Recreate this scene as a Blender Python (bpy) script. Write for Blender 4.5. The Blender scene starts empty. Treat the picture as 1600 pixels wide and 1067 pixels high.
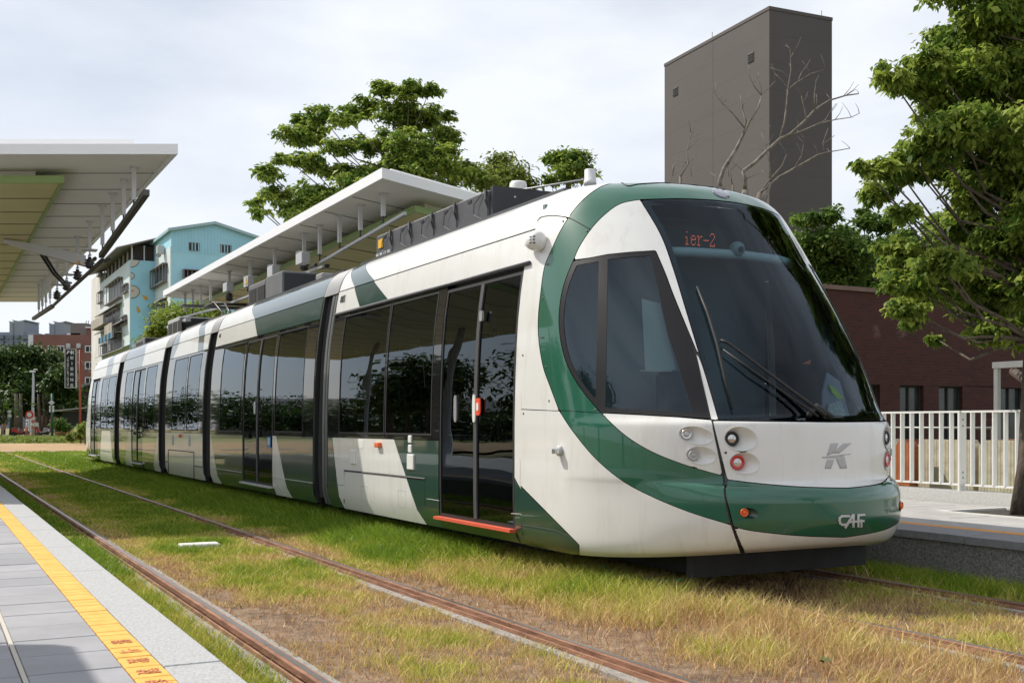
import bpy, bmesh, math, random
import numpy as np
from mathutils import Vector, Matrix, noise
from mathutils.bvhtree import BVHTree
random.seed(7); RNG = np.random.default_rng(7)
SC = bpy.context.scene; COL = SC.collection
R = math.radians; PI = math.pi

# ---------------------------------------------------------------- camera, sky, sun, exposure
CAMH, FPX, HORY = 1.179, 1763.0, 664.0
cd = bpy.data.cameras.new('camera'); cam = bpy.data.objects.new('camera', cd); COL.objects.link(cam)
cam.location = (0, 0, CAMH); cam.rotation_euler = (PI/2, 0, 0)
cd.sensor_width = 36; cd.lens = 36*FPX/1600; cd.shift_y = (HORY-533.5)/1600
cd.clip_start = .05; cd.clip_end = 3000
SC.camera = cam
SUN = Vector((-.80, .38, 1.0)).normalized()
SUN_EL = math.asin(SUN.z); SUN_AZ = math.atan2(SUN.x, SUN.y)      # clockwise from +Y
w = bpy.data.worlds.new("World"); SC.world = w; w.use_nodes = True
nt = w.node_tree; nt.nodes.clear()
def N(t, kind, **kw):
    n = t.nodes.new(kind)
    for k, v in kw.items():
        if k in n.inputs.keys() if isinstance(k, str) else False: n.inputs[k].default_value = v
        else: setattr(n, k, v)
    return n
out = nt.nodes.new('ShaderNodeOutputWorld'); bg = nt.nodes.new('ShaderNodeBackground')
sky = nt.nodes.new('ShaderNodeTexSky'); sky.sky_type = 'NISHITA'; sky.sun_disc = False
sky.sun_elevation = SUN_EL; sky.sun_rotation = SUN_AZ; sky.air_density = 1.0; sky.dust_density = 1.2; sky.ozone_density = 1.0
tc = nt.nodes.new('ShaderNodeTexCoord'); mp = nt.nodes.new('ShaderNodeMapping'); mp.inputs['Scale'].default_value = (1.0, 1.0, 2.6)
nz = nt.nodes.new('ShaderNodeTexNoise'); nz.inputs['Scale'].default_value = 2.3; nz.inputs['Detail'].default_value = 8; nz.inputs['Roughness'].default_value = .52
cr = nt.nodes.new('ShaderNodeValToRGB'); cr.color_ramp.elements[0].position = .38; cr.color_ramp.elements[1].position = .62
cr.color_ramp.elements[0].color = (.55, .55, .55, 1); cr.color_ramp.elements[1].color = (.97, .97, .97, 1)
mx = nt.nodes.new('ShaderNodeMix'); mx.data_type = 'RGBA'
mx.inputs['B'].default_value = (9.5, 9.85, 10.5, 1)
L = nt.links.new
L(tc.outputs['Generated'], mp.inputs['Vector']); L(mp.outputs['Vector'], nz.inputs['Vector']); L(nz.outputs['Fac'], cr.inputs['Fac'])
L(cr.outputs['Color'], mx.inputs['Factor']); L(sky.outputs['Color'], mx.inputs['A']); L(mx.outputs['Result'], bg.inputs['Color'])
bg.inputs['Strength'].default_value = .10; L(bg.outputs['Background'], out.inputs['Surface'])
sd = bpy.data.lights.new('sun', 'SUN'); sd.energy = 4.9; sd.angle = R(.6); sd.color = (1, .94, .84)
sun = bpy.data.objects.new('sun', sd); COL.objects.link(sun); sun.rotation_euler = SUN.to_track_quat('Z', 'Y').to_euler(); sun.location = (-30, 15, 40)
SC.view_settings.view_transform = 'Standard'; SC.view_settings.look = 'None'; SC.view_settings.gamma = 1; SC.view_settings.use_curve_mapping = False
SC.view_settings.exposure = 0.03
SC.render.engine = 'CYCLES'; SC.cycles.max_bounces = 8; SC.cycles.transparent_max_bounces = 12; SC.cycles.use_denoising = True

# ---------------------------------------------------------------- the frame of the tracks: s forward (towards us), t across, z up
TH = R(27.5); CT, ST = math.cos(TH), math.sin(TH)
OX, OY = .0614, 9.018
ROT = math.atan2(-CT, ST)
FM = Matrix.Translation((OX, OY, 0)) @ Matrix.Rotation(ROT, 4, 'Z')
def W(s, t, z=0.0): return Vector((OX+s*ST+t*CT, OY-s*CT+t*ST, z))
def inv(X, Y): dx, dy = X-OX, Y-OY; return dx*ST-dy*CT, dx*CT+dy*ST
def gpt(px, py, z=0.0):                    # pixel of the photograph on a level plane -> world
    Y = FPX*(CAMH-z)/(py-HORY); return Vector(((px-800)/FPX*Y, Y, z))
def dpt(px, py, Y): return Vector(((px-800)/FPX*Y, Y, CAMH-(py-HORY)/FPX*Y))
def X0t(t): return 4.757+t/CT
def sAt(px, t):                            # s of a column of the photograph on the plane t
    Y = FPX*X0t(t)/(px+118); X = (px-800)/FPX*Y; return inv(X, Y)[0]
def zAt(px, py, t): return CAMH-(py-HORY)*X0t(t)/(px+118)

# ---------------------------------------------------------------- helpers
MATS = {}
def mat(name, col=(.5,.5,.5), rough=.5, metal=0, coat=0, spec=.5, var=0, vscale=5, bump=0, bscale=40, emit=None, es=1, col2=None, stretch=None, detail=5, coords='Object'):
    if name in MATS: return MATS[name]
    m = bpy.data.materials.new(name); m.use_nodes = True; t = m.node_tree; b = t.nodes['Principled BSDF']
    b.inputs['Base Color'].default_value = (*col, 1); b.inputs['Roughness'].default_value = rough; b.inputs['Metallic'].default_value = metal
    b.inputs['Coat Weight'].default_value = coat; b.inputs['Coat Roughness'].default_value = .03; b.inputs['Specular IOR Level'].default_value = spec
    tcn = t.nodes.new('ShaderNodeTexCoord'); vec = tcn.outputs[coords]
    if stretch:
        mpn = t.nodes.new('ShaderNodeMapping'); mpn.inputs['Scale'].default_value = stretch; t.links.new(vec, mpn.inputs['Vector']); vec = mpn.outputs['Vector']
    if var or col2:
        n = t.nodes.new('ShaderNodeTexNoise'); n.inputs['Scale'].default_value = vscale; n.inputs['Detail'].default_value = detail; n.inputs['Roughness'].default_value = .6
        t.links.new(vec, n.inputs['Vector'])
        r = t.nodes.new('ShaderNodeValToRGB'); r.color_ramp.elements[0].position = .32; r.color_ramp.elements[1].position = .68
        c1 = [max(0, c*(1-var)) for c in col]; c2 = col2 or [min(1, c*(1+var)) for c in col]
        r.color_ramp.elements[0].color = (*c1, 1); r.color_ramp.elements[1].color = (*c2, 1)
        t.links.new(n.outputs['Fac'], r.inputs['Fac']); t.links.new(r.outputs['Color'], b.inputs['Base Color'])
    if bump:
        n2 = t.nodes.new('ShaderNodeTexNoise'); n2.inputs['Scale'].default_value = bscale; n2.inputs['Detail'].default_value = 4
        t.links.new(vec, n2.inputs['Vector'])
        bp = t.nodes.new('ShaderNodeBump'); bp.inputs['Strength'].default_value = bump; bp.inputs['Distance'].default_value = .02
        t.links.new(n2.outputs['Fac'], bp.inputs['Height']); t.links.new(bp.outputs['Normal'], b.inputs['Normal'])
    if emit: b.inputs['Emission Color'].default_value = (*emit, 1); b.inputs['Emission Strength'].default_value = es
    MATS[name] = m; return m
def link(o): COL.objects.link(o); return o
def tag(o, label=None, cat=None, group=None, kind=None):
    if label: o['label'] = label
    if cat: o['category'] = cat
    if group: o['group'] = group
    if kind: o['kind'] = kind
    return o
def thing(name, label, cat, M=None, group=None):
    o = link(bpy.data.objects.new(name, None)); o.empty_display_size = .2
    if M is not None: o.matrix_world = M
    return tag(o, label, cat, group)
def mesh_obj(name, verts, faces, m, parent=None, smooth=False, M=None):
    me = bpy.data.meshes.new(name); me.from_pydata([tuple(v) for v in verts], [], faces); me.update()
    if smooth: me.shade_smooth()
    ms = m if isinstance(m, (list, tuple)) else [m]
    for x in ms: me.materials.append(x)
    o = link(bpy.data.objects.new(name, me))
    if parent: o.parent = parent
    elif M is not None: o.matrix_world = M
    return o
def copy_tree(o, parent=None, M=None):
    c = o.copy(); COL.objects.link(c)
    if parent is not None: c.parent = parent
    if M is not None: c.matrix_world = M
    for ch in list(KIDS.get(o.name, [])) or [x for x in o.children]:
        copy_tree(ch, c)
    return c
KIDS = {}
class MB:
    def __init__(s): s.v = []; s.f = []; s.mi = []; s.cur = 0
    def add(s, vs, fs):
        k = len(s.v); s.v += [tuple(v) for v in vs]; s.f += [tuple(i+k for i in f) for f in fs]; s.mi += [s.cur]*len(fs); return s
    def box(s, x0, x1, y0, y1, z0, z1, M=None):
        vs = [Vector((x, y, z)) for z in (z0, z1) for y in (y0, y1) for x in (x0, x1)]
        if M is not None: vs = [M @ v for v in vs]
        return s.add(vs, [(0,2,3,1), (4,5,7,6), (0,1,5,4), (2,6,7,3), (0,4,6,2), (1,3,7,5)])
    def bevbox(s, x0, x1, y0, y1, z0, z1, b=.01, M=None):   # chamfer on the four long z-edges and the top
        def ring(z, i): return [Vector(p) for p in ((x0+b+i, y0+i, z), (x1-b-i, y0+i, z), (x1-i, y0+b+i, z), (x1-i, y1-b-i, z), (x1-b-i, y1-i, z), (x0+b+i, y1-i, z), (x0+i, y1-b-i, z), (x0+i, y0+b+i, z))]
        vs = ring(z0, 0)+ring(z1-b, 0)+ring(z1, b)
        if M is not None: vs = [M @ v for v in vs]
        fs = [tuple(range(7, -1, -1)), tuple(range(16, 24))]
        for k in (0, 8): fs += [(k+i, k+(i+1) % 8, k+8+(i+1) % 8, k+8+i) for i in range(8)]
        return s.add(vs, fs)
    def prism(s, poly, z0, z1, M=None):
        n = len(poly); vs = [Vector((*p, z0)) for p in poly]+[Vector((*p, z1)) for p in poly]
        if M is not None: vs = [M @ v for v in vs]
        ar = sum(poly[i][0]*poly[(i+1) % n][1]-poly[(i+1) % n][0]*poly[i][1] for i in range(n))
        up = tuple(range(n, 2*n)); dn = tuple(range(n-1, -1, -1)); sides = [(i, (i+1) % n, n+(i+1) % n, n+i) for i in range(n)]
        fs = [up, dn]+sides
        if ar < 0: fs = [f[::-1] for f in fs]
        return s.add(vs, fs)
    def tube(s, pts, r, seg=8, cap=True):
        pts = [Vector(p) for p in pts]; n = len(pts); rs = r if isinstance(r, (list, tuple)) else [r]*n
        vs = []; up = Vector((0, 0, 1)); px = None
        for i, p in enumerate(pts):
            d = (pts[min(i+1, n-1)]-pts[max(i-1, 0)]).normalized()
            if px is None:
                a = up if abs(d.z) < .95 else Vector((1, 0, 0)); px = (a-d*a.dot(d)).normalized()
            else: px = (px-d*px.dot(d)).normalized()
            q = d.cross(px)
            for j in range(seg):
                a = 2*PI*j/seg; vs.append(p+(px*math.cos(a)+q*math.sin(a))*rs[i])
        fs = [(i*seg+j, i*seg+(j+1) % seg, (i+1)*seg+(j+1) % seg, (i+1)*seg+j) for i in range(n-1) for j in range(seg)]
        if cap: fs += [tuple(range(seg-1, -1, -1)), tuple(range((n-1)*seg, n*seg))]
        return s.add(vs, fs)
    def lathe(s, prof, M=None, seg=20):       # prof: (radius, height) along local z
        vs = []; n = len(prof)
        for r, z in prof:
            for j in range(seg):
                a = 2*PI*j/seg; v = Vector((r*math.cos(a), r*math.sin(a), z)); vs.append(M @ v if M is not None else v)
        fs = [(i*seg+j, i*seg+(j+1) % seg, (i+1)*seg+(j+1) % seg, (i+1)*seg+j) for i in range(n-1) for j in range(seg)]
        if prof[0][0] > 1e-5: fs.append(tuple(range(seg-1, -1, -1)))
        if prof[-1][0] > 1e-5: fs.append(tuple(range((n-1)*seg, n*seg)))
        return s.add(vs, fs)
    def build(s, name, m, parent=None, smooth=False, M=None, label=None):
        o = mesh_obj(name, s.v, s.f, m, parent, smooth, M)
        if isinstance(m, (list, tuple)): o.data.polygons.foreach_set('material_index', s.mi)
        if label: o['label'] = label
        if smooth == 'auto':
            o.data.shade_smooth(); 
            try: o.data.set_sharp_from_angle(angle=R(40))
            except Exception: pass
        return o
def align(p, d, up=None):                      # matrix whose z is d, at p
    q = Vector(d).to_track_quat('Z', 'Y'); return Matrix.Translation(p) @ q.to_matrix().to_4x4()
def text_mesh(txt, size, M, m, name='lettering', parent=None, ext=.002, xs=1, align_x='CENTER'):
    c = bpy.data.curves.new('txt', 'FONT'); c.body = txt; c.size = size; c.extrude = ext; c.align_x = align_x; c.align_y = 'CENTER'; c.resolution_u = 3
    o = bpy.data.objects.new('txt', c); COL.objects.link(o)
    dg = bpy.context.evaluated_depsgraph_get(); me = bpy.data.meshes.new_from_object(o.evaluated_get(dg))
    bpy.data.objects.remove(o); me.transform(M @ Matrix.Diagonal((xs, 1, 1, 1))); me.materials.clear(); me.materials.append(m); me.name = name
    r = link(bpy.data.objects.new(name, me))
    if parent: r.parent = parent
    return r

M_white = mat('white_paint', (.71, .71, .685), .32, coat=.6, var=.03, vscale=1.3)
_t = M_white.node_tree; _b = _t.nodes['Principled BSDF']; _src = _b.inputs['Base Color'].links[0].from_socket
_tc = _t.nodes.new('ShaderNodeTexCoord'); _mp = _t.nodes.new('ShaderNodeMapping'); _mp.inputs['Scale'].default_value = (5, 5, .8); _n = _t.nodes.new('ShaderNodeTexNoise'); _n.inputs['Scale'].default_value = 1.6; _n.inputs['Detail'].default_value = 8; _n.inputs['Roughness'].default_value = .7
_r = _t.nodes.new('ShaderNodeValToRGB'); _r.color_ramp.elements[0].position = .50; _r.color_ramp.elements[1].position = .80; _r.color_ramp.elements[1].color = (.55, .55, .55, 1)
_m = _t.nodes.new('ShaderNodeMix'); _m.data_type = 'RGBA'; _m.inputs['B'].default_value = (.50, .46, .39, 1)
_t.links.new(_tc.outputs['Object'], _mp.inputs['Vector']); _t.links.new(_mp.outputs['Vector'], _n.inputs['Vector']); _t.links.new(_n.outputs['Fac'], _r.inputs['Fac']); _t.links.new(_r.outputs['Color'], _m.inputs['Factor']); _t.links.new(_src, _m.inputs['A']); _t.links.new(_m.outputs['Result'], _b.inputs['Base Color'])
M_green = mat('green_paint', (.003, .095, .050), .3, coat=1.0, var=.05, vscale=2)
M_dgreen = mat('dark_green_paint', (.008, .045, .032), .3, coat=1.0, var=.05, vscale=2)
M_black = mat('black_frit', (.012, .012, .014), .03, coat=.5)
M_rubber = mat('black_rubber', (.015, .015, .016), .6)
M_bellow = mat('bellows', (.02, .02, .021), .7, var=.2, vscale=8)
M_grey = mat('grey_metal', (.33, .33, .33), .45, metal=.3, var=.1, vscale=4)
M_dgrey = mat('dark_grey_box', (.075, .077, .085), .5, var=.15, vscale=5)
M_dark = mat('dark_underside', (.02, .02, .02), .8)
M_chrome = mat('chrome', (.6, .6, .6), .2, metal=1)
M_red = mat('red_lens', (.5, .02, .02), .2, coat=.5)
M_orange = mat('orange_lens', (.75, .12, .01), .25, coat=.5)
M_sill = mat('red_sill', (.62, .10, .05), .5)
M_lightgrey = mat('light_grey', (.45, .46, .47), .4)
M_steel = mat('brushed_steel', (.45, .46, .47), .35, metal=.8)
def glass(name, tint, ior=1.5, wob=0):
    m = bpy.data.materials.new(name); m.use_nodes = True; t = m.node_tree; t.nodes.clear()
    o = t.nodes.new('ShaderNodeOutputMaterial'); mxs = t.nodes.new('ShaderNodeMixShader'); tr = t.nodes.new('ShaderNodeBsdfTransparent'); gl = t.nodes.new('ShaderNodeBsdfGlossy')
    fr = t.nodes.new('ShaderNodeFresnel'); fr.inputs['IOR'].default_value = ior; tr.inputs['Color'].default_value = (*tint, 1); gl.inputs['Roughness'].default_value = .0; gl.inputs['Color'].default_value = (.80, .90, 1, 1)
    t.links.new(fr.outputs['Fac'], mxs.inputs['Fac']); t.links.new(tr.outputs['BSDF'], mxs.inputs[1]); t.links.new(gl.outputs['BSDF'], mxs.inputs[2]); t.links.new(mxs.outputs['Shader'], o.inputs['Surface'])
    if wob:
        tcn = t.nodes.new('ShaderNodeTexCoord'); n = t.nodes.new('ShaderNodeTexNoise'); n.inputs['Scale'].default_value = 1.6; n.inputs['Detail'].default_value = 1
        t.links.new(tcn.outputs['Object'], n.inputs['Vector']); bp = t.nodes.new('ShaderNodeBump'); bp.inputs['Strength'].default_value = wob; bp.inputs['Distance'].default_value = .03
        t.links.new(n.outputs['Fac'], bp.inputs['Height'])
        t.links.new(bp.outputs['Normal'], gl.inputs['Normal']); t.links.new(bp.outputs['Normal'], fr.inputs['Normal'])
    MATS[name] = m; return m
M_glass = glass('tinted_side_glass', (.11, .13, .13), 1.55, .08)
M_wind = glass('windscreen_glass', (.46, .58, .62), 1.36)
M_cabglass = glass('cab_side_glass', (.55, .64, .66), 1.62, .05)
# ================================================================ THE TRAM
TRAM = thing('tram', 'long white and green five-section tram with dark windows standing on the grassed track', 'tram', FM)
def tp(name, mb, m, smooth=False, label=None, parent=None): return mb.build(name, m, parent or TRAM, smooth, label=label)
# profile of the side: (z, t) from skirt to crown
PROF = [(.22,.06),(.27,.02),(.36,.005),(.6,0),(1.1,0),(1.6,.01),(2.05,.035),(2.46,.09),(2.76,.145),(2.93,.21),(3.03,.30),(3.09,.42),(3.12,.60)]
_pz = np.array([p[0] for p in PROF]); _pt = np.array([p[1] for p in PROF])
def pchip(x, y):
    x = np.asarray(x, float); y = np.asarray(y, float); h = np.diff(x); d = np.diff(y)/h; m = np.zeros_like(y)
    for i in range(1, len(x)-1):
        if d[i-1]*d[i] > 0: w1, w2 = 2*h[i]+h[i-1], h[i]+2*h[i-1]; m[i] = (w1+w2)/(w1/d[i-1]+w2/d[i])
    m[0] = d[0]; m[-1] = d[-1]
    def f(q):
        q = np.clip(np.asarray(q, float), x[0], x[-1]); i = np.clip(np.searchsorted(x, q)-1, 0, len(x)-2); t = (q-x[i])/h[i]
        return (2*t**3-3*t**2+1)*y[i]+(t**3-2*t**2+t)*h[i]*m[i]+(-2*t**3+3*t**2)*y[i+1]+(t**3-t**2)*h[i]*m[i+1]
    return f
prof = pchip(_pz, _pt)
def sz(px, py):                                # pixel -> (s, z) on the near flank
    t = 0.0
    for _ in range(12):
        z = zAt(px, py, t); t = float(prof(z))
    return sAt(px, t), z
ZW0, ZW1, ZSEAM, ZBELT = 1.04, 2.47, 2.755, 1.04
def qpatch(mb, c, off=0.0, nu=2, nv=8, side=0, thick=.012):
    """c: four (s,z) corners, anticlockwise seen from outside near flank: bl, br, tr, tl"""
    def P(u, v, o):
        s = (c[0][0]*(1-u)+c[1][0]*u)*(1-v)+(c[3][0]*(1-u)+c[2][0]*u)*v
        z = (c[0][1]*(1-u)+c[1][1]*u)*(1-v)+(c[3][1]*(1-u)+c[2][1]*u)*v
        t = float(prof(z))-o
        dt = (float(prof(z+.01))-float(prof(z-.01)))/.02
        return (s, t if not side else 2.65-t, z)
    vs = []; W1 = nu+1
    for o in (off, off-thick):
        for j in range(nv+1):
            for i in range(nu+1): vs.append(P(i/nu, j/nv, o))
    n = W1*(nv+1); fs = []
    for j in range(nv):
        for i in range(nu):
            a = j*W1+i; fs.append((a, a+1, a+1+W1, a+W1)); b = a+n; fs.append((b, b+W1, b+1+W1, b+1))
    for i in range(nu):
        a = i; fs.append((a, a+n, a+1+n, a+1)); a = nv*W1+i; fs.append((a, a+1, a+1+n, a+n))
    for j in range(nv):
        a = j*W1; fs.append((a, a+W1, a+W1+n, a+n)); a = j*W1+nu; fs.append((a, a+n, a+W1+n, a+W1))
    if side: fs = [f[::-1] for f in fs]
    mb.add(vs, fs)
def patch(name, c, m, off=0, nu=2, nv=8, parent=None, label=None, sides=(0, 1)):
    o = None
    for sd_ in sides:
        mb = MB(); qpatch(mb, c, off, nu, nv, sd_); o = tp(name, mb, m, 'auto', label, parent)
    return o
def rect(s0, s1, z0, z1): return [(s0, z0), (s1, z0), (s1, z1), (s0, z1)]
G = .005
# ---- section extents along s
CARS = [(-4.84, .02), (-11.03, -5.42), (-14.98, -11.62), (-20.95, -15.72), (-26.6, -21.75)]
SPLIT_CV = 3.105
def lower(s0t, s1t, s0b, s1b, m, name='skirt_panel', z0=.225, z1=ZBELT-.006, label=None):
    patch(name, [(s0b+G, z0), (s1b-G, z0), (s1t-G, z1), (s0t+G, z1)], m, nv=6, label=label)
def upper(s0t, s1t, s0m, s1m, s0b, s1b, m):
    patch('cantrail_panel', [(s0b+G, ZW1+.012), (s1b-G, ZW1+.012), (s1m-G, ZSEAM-.006), (s0m+G, ZSEAM-.006)], m, nv=4)
    patch('roof_cove_panel', [(s0m+G, ZSEAM+.006), (s1m-G, ZSEAM+.006), (s1t-G, SPLIT_CV), (s0t+G, SPLIT_CV)], m, nv=10)
def pane(s0, s1, z0=1.10, z1=2.42):
    for sd_ in (0, 1):
        mb = MB(); qpatch(mb, rect(s0, s1, z0, z1), -.004, 1, 8, sd_, thick=.003); 
        # single sheet of glass: keep only the outer skin
        n = len(mb.v)//2; mb.f = [f for f in mb.f if max(f) < n]; mb.v = mb.v[:n]; mb.mi = mb.mi[:len(mb.f)]
        w_ = tp('window', mb, M_glass, True)
        fr = MB()
        for a in (rect(s0-.016, s0, z0-.02, z1+.014), rect(s1, s1+.016, z0-.02, z1+.014), rect(s0, s1, z0-.02, z0), rect(s0, s1, z1, z1+.014)): qpatch(fr, a, .003, 1, 6 if a[2][1]-a[0][1] > .5 else 1, sd_)
        fr.build('window_frame', M_rubber, w_, False)
def band(s0, s1, panes):                       # black glazing band with holes for the panes and doors
    xs = sorted(panes); cur = s0
    for a, b, z0 in xs:
        if a-.016 > cur+.004: patch('glazing_band', rect(cur, a-.017, ZW0, ZW1), M_black, nv=8)
        if z0 > ZW0: patch('glazing_band', rect(a-.016, b+.016, ZW0, z0-.021), M_black, nv=1)
        patch('glazing_band', rect(a-.016, b+.016, 2.435, ZW1), M_black, nv=1)
        cur = b+.017
    if s1 > cur+.004: patch('glazing_band', rect(cur, s1, ZW0, ZW1), M_black, nv=8)
def door(s0, s1, split=None, zb=.37, zt=2.40, sill=M_rubber):
    split = split or (s0+s1)/2
    for sd_ in (0, 1):
        fr = MB()
        for a in (rect(s0, s0+.03, zb-.03, zt+.03), rect(s1-.03, s1, zb-.03, zt+.03), rect(s0+.03, s1-.03, zt, zt+.03), rect(s0+.03, s1-.03, zb-.03, zb)): qpatch(fr, a, -.004, 1, 8 if a[2][1]-a[0][1] > .5 else 1, sd_)
        d_ = tp('door', fr, M_rubber, False)
        for a, b in ((s0+.033, split-.03), (split+.03, s1-.033)):
            mb = MB(); qpatch(mb, rect(a, b, zb+.003, zt-.003), -.012, 1, 10, sd_); n = len(mb.v)//2; mb.f = [f for f in mb.f if max(f) < n]; mb.v = mb.v[:n]; mb.mi = mb.mi[:len(mb.f)]
            mb.build('door_leaf', M_glass, d_, True)
        mb = MB(); qpatch(mb, rect(split-.03, split+.03, zb, zt), .002, 1, 10, sd_); mb.build('door_post', mat('door_seal', (.06,.06,.062), .5), d_)
        mb = MB(); t0 = -.05 if sd_ == 0 else 2.60
        mb.box(s0-.02, s1+.02, t0, t0+.10, zb-.055, zb-.03); mb.build('sill', sill, d_)
def plane_decal(mb, s0, s1, z0, z1, off=.006): qpatch(mb, rect(s0, s1, z0, z1), off, 1, 1, 0, .01)

# ---- section 1 (front)
a, b = CARS[0]
D0, D1 = sAt(686, 0), sAt(803, 0)
P1a, P1m, P1b = sAt(530, 0), sAt(601, 0), sAt(673, 0)
band(a, D0, [(P1a, P1m-.03, 1.10), (P1m+.03, P1b, 1.10)])
pane(P1a, P1m-.03); pane(P1m+.03, P1b)
door(D0, D1, sAt(742, 0), sill=M_sill)
q = lambda px, py: sz(px, py)
lower(a, q(519,684)[0], a, q(533,786)[0], M_dgreen)
lower(q(519,684)[0], q(615.5,686)[0], q(533,786)[0], q(661,811)[0], M_white, label='white slanted lower panel with service hatch')
lower(q(615.5,686)[0], D0-.01, q(661,811)[0], D0-.01, M_dgreen)
patch('skirt_panel', rect(D0-.005, D1+.005, .225, .335), M_dgreen, nv=2)
# pillar right of the door: white above, green below
zc1, zc2 = q(798,745)[1], q(815,764)[1]
patch('door_pillar_panel', [(D1+.012, zc1), (b, zc2), (b, ZW1), (D1+.012, ZW1)], M_white, nv=8)
patch('door_pillar_panel', [(D1+.012, .225), (b, .225), (b, zc2-.008), (D1+.012, zc1-.008)], M_dgreen, nv=5)
s1_, s2_, s3_ = (sAt(551,.35), sAt(570,.35)), (sAt(554,.145), sAt(584.5,.145)), (sAt(562,.09), sAt(607,.09))
upper(a, s1_[0], a, s2_[0], a, s3_[0], M_white); upper(s1_[0], s1_[1], s2_[0], s2_[1], s3_[0], s3_[1], M_dgreen); upper(s1_[1], b, s2_[1], b, s3_[1], b, M_white)
# gutter above the windows
mb = MB(); mb.tube([(-4.8, float(prof(2.475))-.014, 2.478), (b, float(prof(2.475))-.014, 2.478)], .017, 8); tp('gutter', mb, M_dgrey, True)
# ---- section 2
a, b = CARS[1]; d0, d1 = sAt(379,0), sAt(425,0)
band(a, b, [(sAt(343,0), sAt(376.5,0), 1.10), (d0, d1, ZW0), (sAt(429,0), sAt(472,0), 1.10)])
pane(sAt(343,0), sAt(376.5,0)); pane(sAt(429,0), sAt(472,0)); door(d0, d1, None, sill=M_lightgrey)
lower(a, a+.04, a, q(342.4,749)[0], M_white); lower(a+.04, d0-.01, q(342.4,749)[0], d0-.01, M_dgreen); patch('skirt_panel', rect(d0-.005, d1+.005, .225, .335), M_dgreen, nv=2)
lower(d1+.01, q(431,680)[0], d1+.01, q(452,770)[0], M_white); lower(q(431,680)[0], b, q(452,770)[0], b, M_dgreen)
gx = (sAt(396.5,.35), sAt(398,.145), sAt(401.5,.09))
upper(a, gx[0], a, gx[1], a, gx[2], M_white); upper(gx[0], b, gx[1], b, gx[2], b, M_dgreen)
# ---- section 3
a, b = CARS[2]
band(a, b, [(sAt(268,0), sAt(288,0), 1.10), (sAt(290.5,0), sAt(309,0), 1.10)]); pane(sAt(268,0), sAt(288,0)); pane(sAt(290.5,0), sAt(309,0))
lower(a, b, a, b, M_white)
e = [(a,a,a), (sAt(277,.3), sAt(270,.145), sAt(262,.09)), (sAt(287,.3), sAt(280,.145), sAt(270,.09)), (sAt(313,.3), sAt(311,.145), sAt(309,.09)), (sAt(323,.3), sAt(320,.145), sAt(317,.09)), (b,b,b)]
for i, m_ in enumerate((M_white, M_dgreen, M_white, M_dgreen, M_white)): upper(e[i][0], e[i+1][0], e[i][1], e[i+1][1], max(a, e[i][2]), min(b, max(a, e[i+1][2])), m_) if e[i+1][2]-e[i][2] > .02 else None
# ---- section 4
a, b = CARS[3]; d0, d1 = sAt(205,0), sAt(222,0)
band(a, b, [(sAt(193,0), sAt(202.5,0), 1.10), (d0, d1, ZW0), (sAt(225,0), sAt(240,0), 1.10)]); pane(sAt(193,0), sAt(202.5,0)); pane(sAt(225,0), sAt(240,0)); door(d0, d1, None, sill=M_lightgrey)
lower(a, sAt(200,0), a, sAt(194,0), M_dgreen); lower(sAt(200,0), d0-.01, sAt(194,0), d0-.01, M_white); patch('skirt_panel', rect(d0-.005, d1+.005, .225, .335), M_dgreen, nv=2)
lower(d1+.01, sAt(245,0), d1+.01, sAt(238,0), M_dgreen); lower(sAt(245,0), b, sAt(238,0), b, M_white)
upper(a, sAt(200,.3), a, sAt(195,.145), a, a+.06, M_white); upper(sAt(200,.3), sAt(231,.3), sAt(195,.145), sAt(226,.145), a+.06, sAt(221,.09), M_dgreen); upper(sAt(231,.3), b, sAt(226,.145), b, sAt(221,.09), b, M_white)
# ---- section 5 (rear)
a, b = CARS[4]; d0, d1 = sAt(141,0), sAt(152,0)
band(d1, b, [(sAt(156,0), sAt(164,0), 1.10), (sAt(166,0), sAt(177,0), 1.10)]); pane(sAt(156,0), sAt(164,0)); pane(sAt(166,0), sAt(177,0)); door(d0, d1, None, sill=M_lightgrey)
patch('door_pillar_panel', rect(a, d0-.01, .225, ZW1), M_white, nv=8)
patch('skirt_panel', rect(d0-.005, d1+.005, .225, .335), M_dgreen, nv=2)
lower(d1+.01, sAt(159,0), d1+.01, sAt(155,0), M_dgreen); lower(sAt(159,0), sAt(176.5,0), sAt(155,0), sAt(174.7,0), M_white); lower(sAt(176.5,0), b, sAt(174.7,0), b, M_dgreen)
upper(a, sAt(173,.3), a, sAt(168,.145), a, sAt(165,.09), M_white); upper(sAt(173,.3), sAt(181,.3), sAt(168,.145), sAt(177,.145), sAt(165,.09), sAt(173,.09), M_dgreen); upper(sAt(181,.3), b, sAt(177,.145), b, sAt(173,.09), b, M_white)
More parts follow.
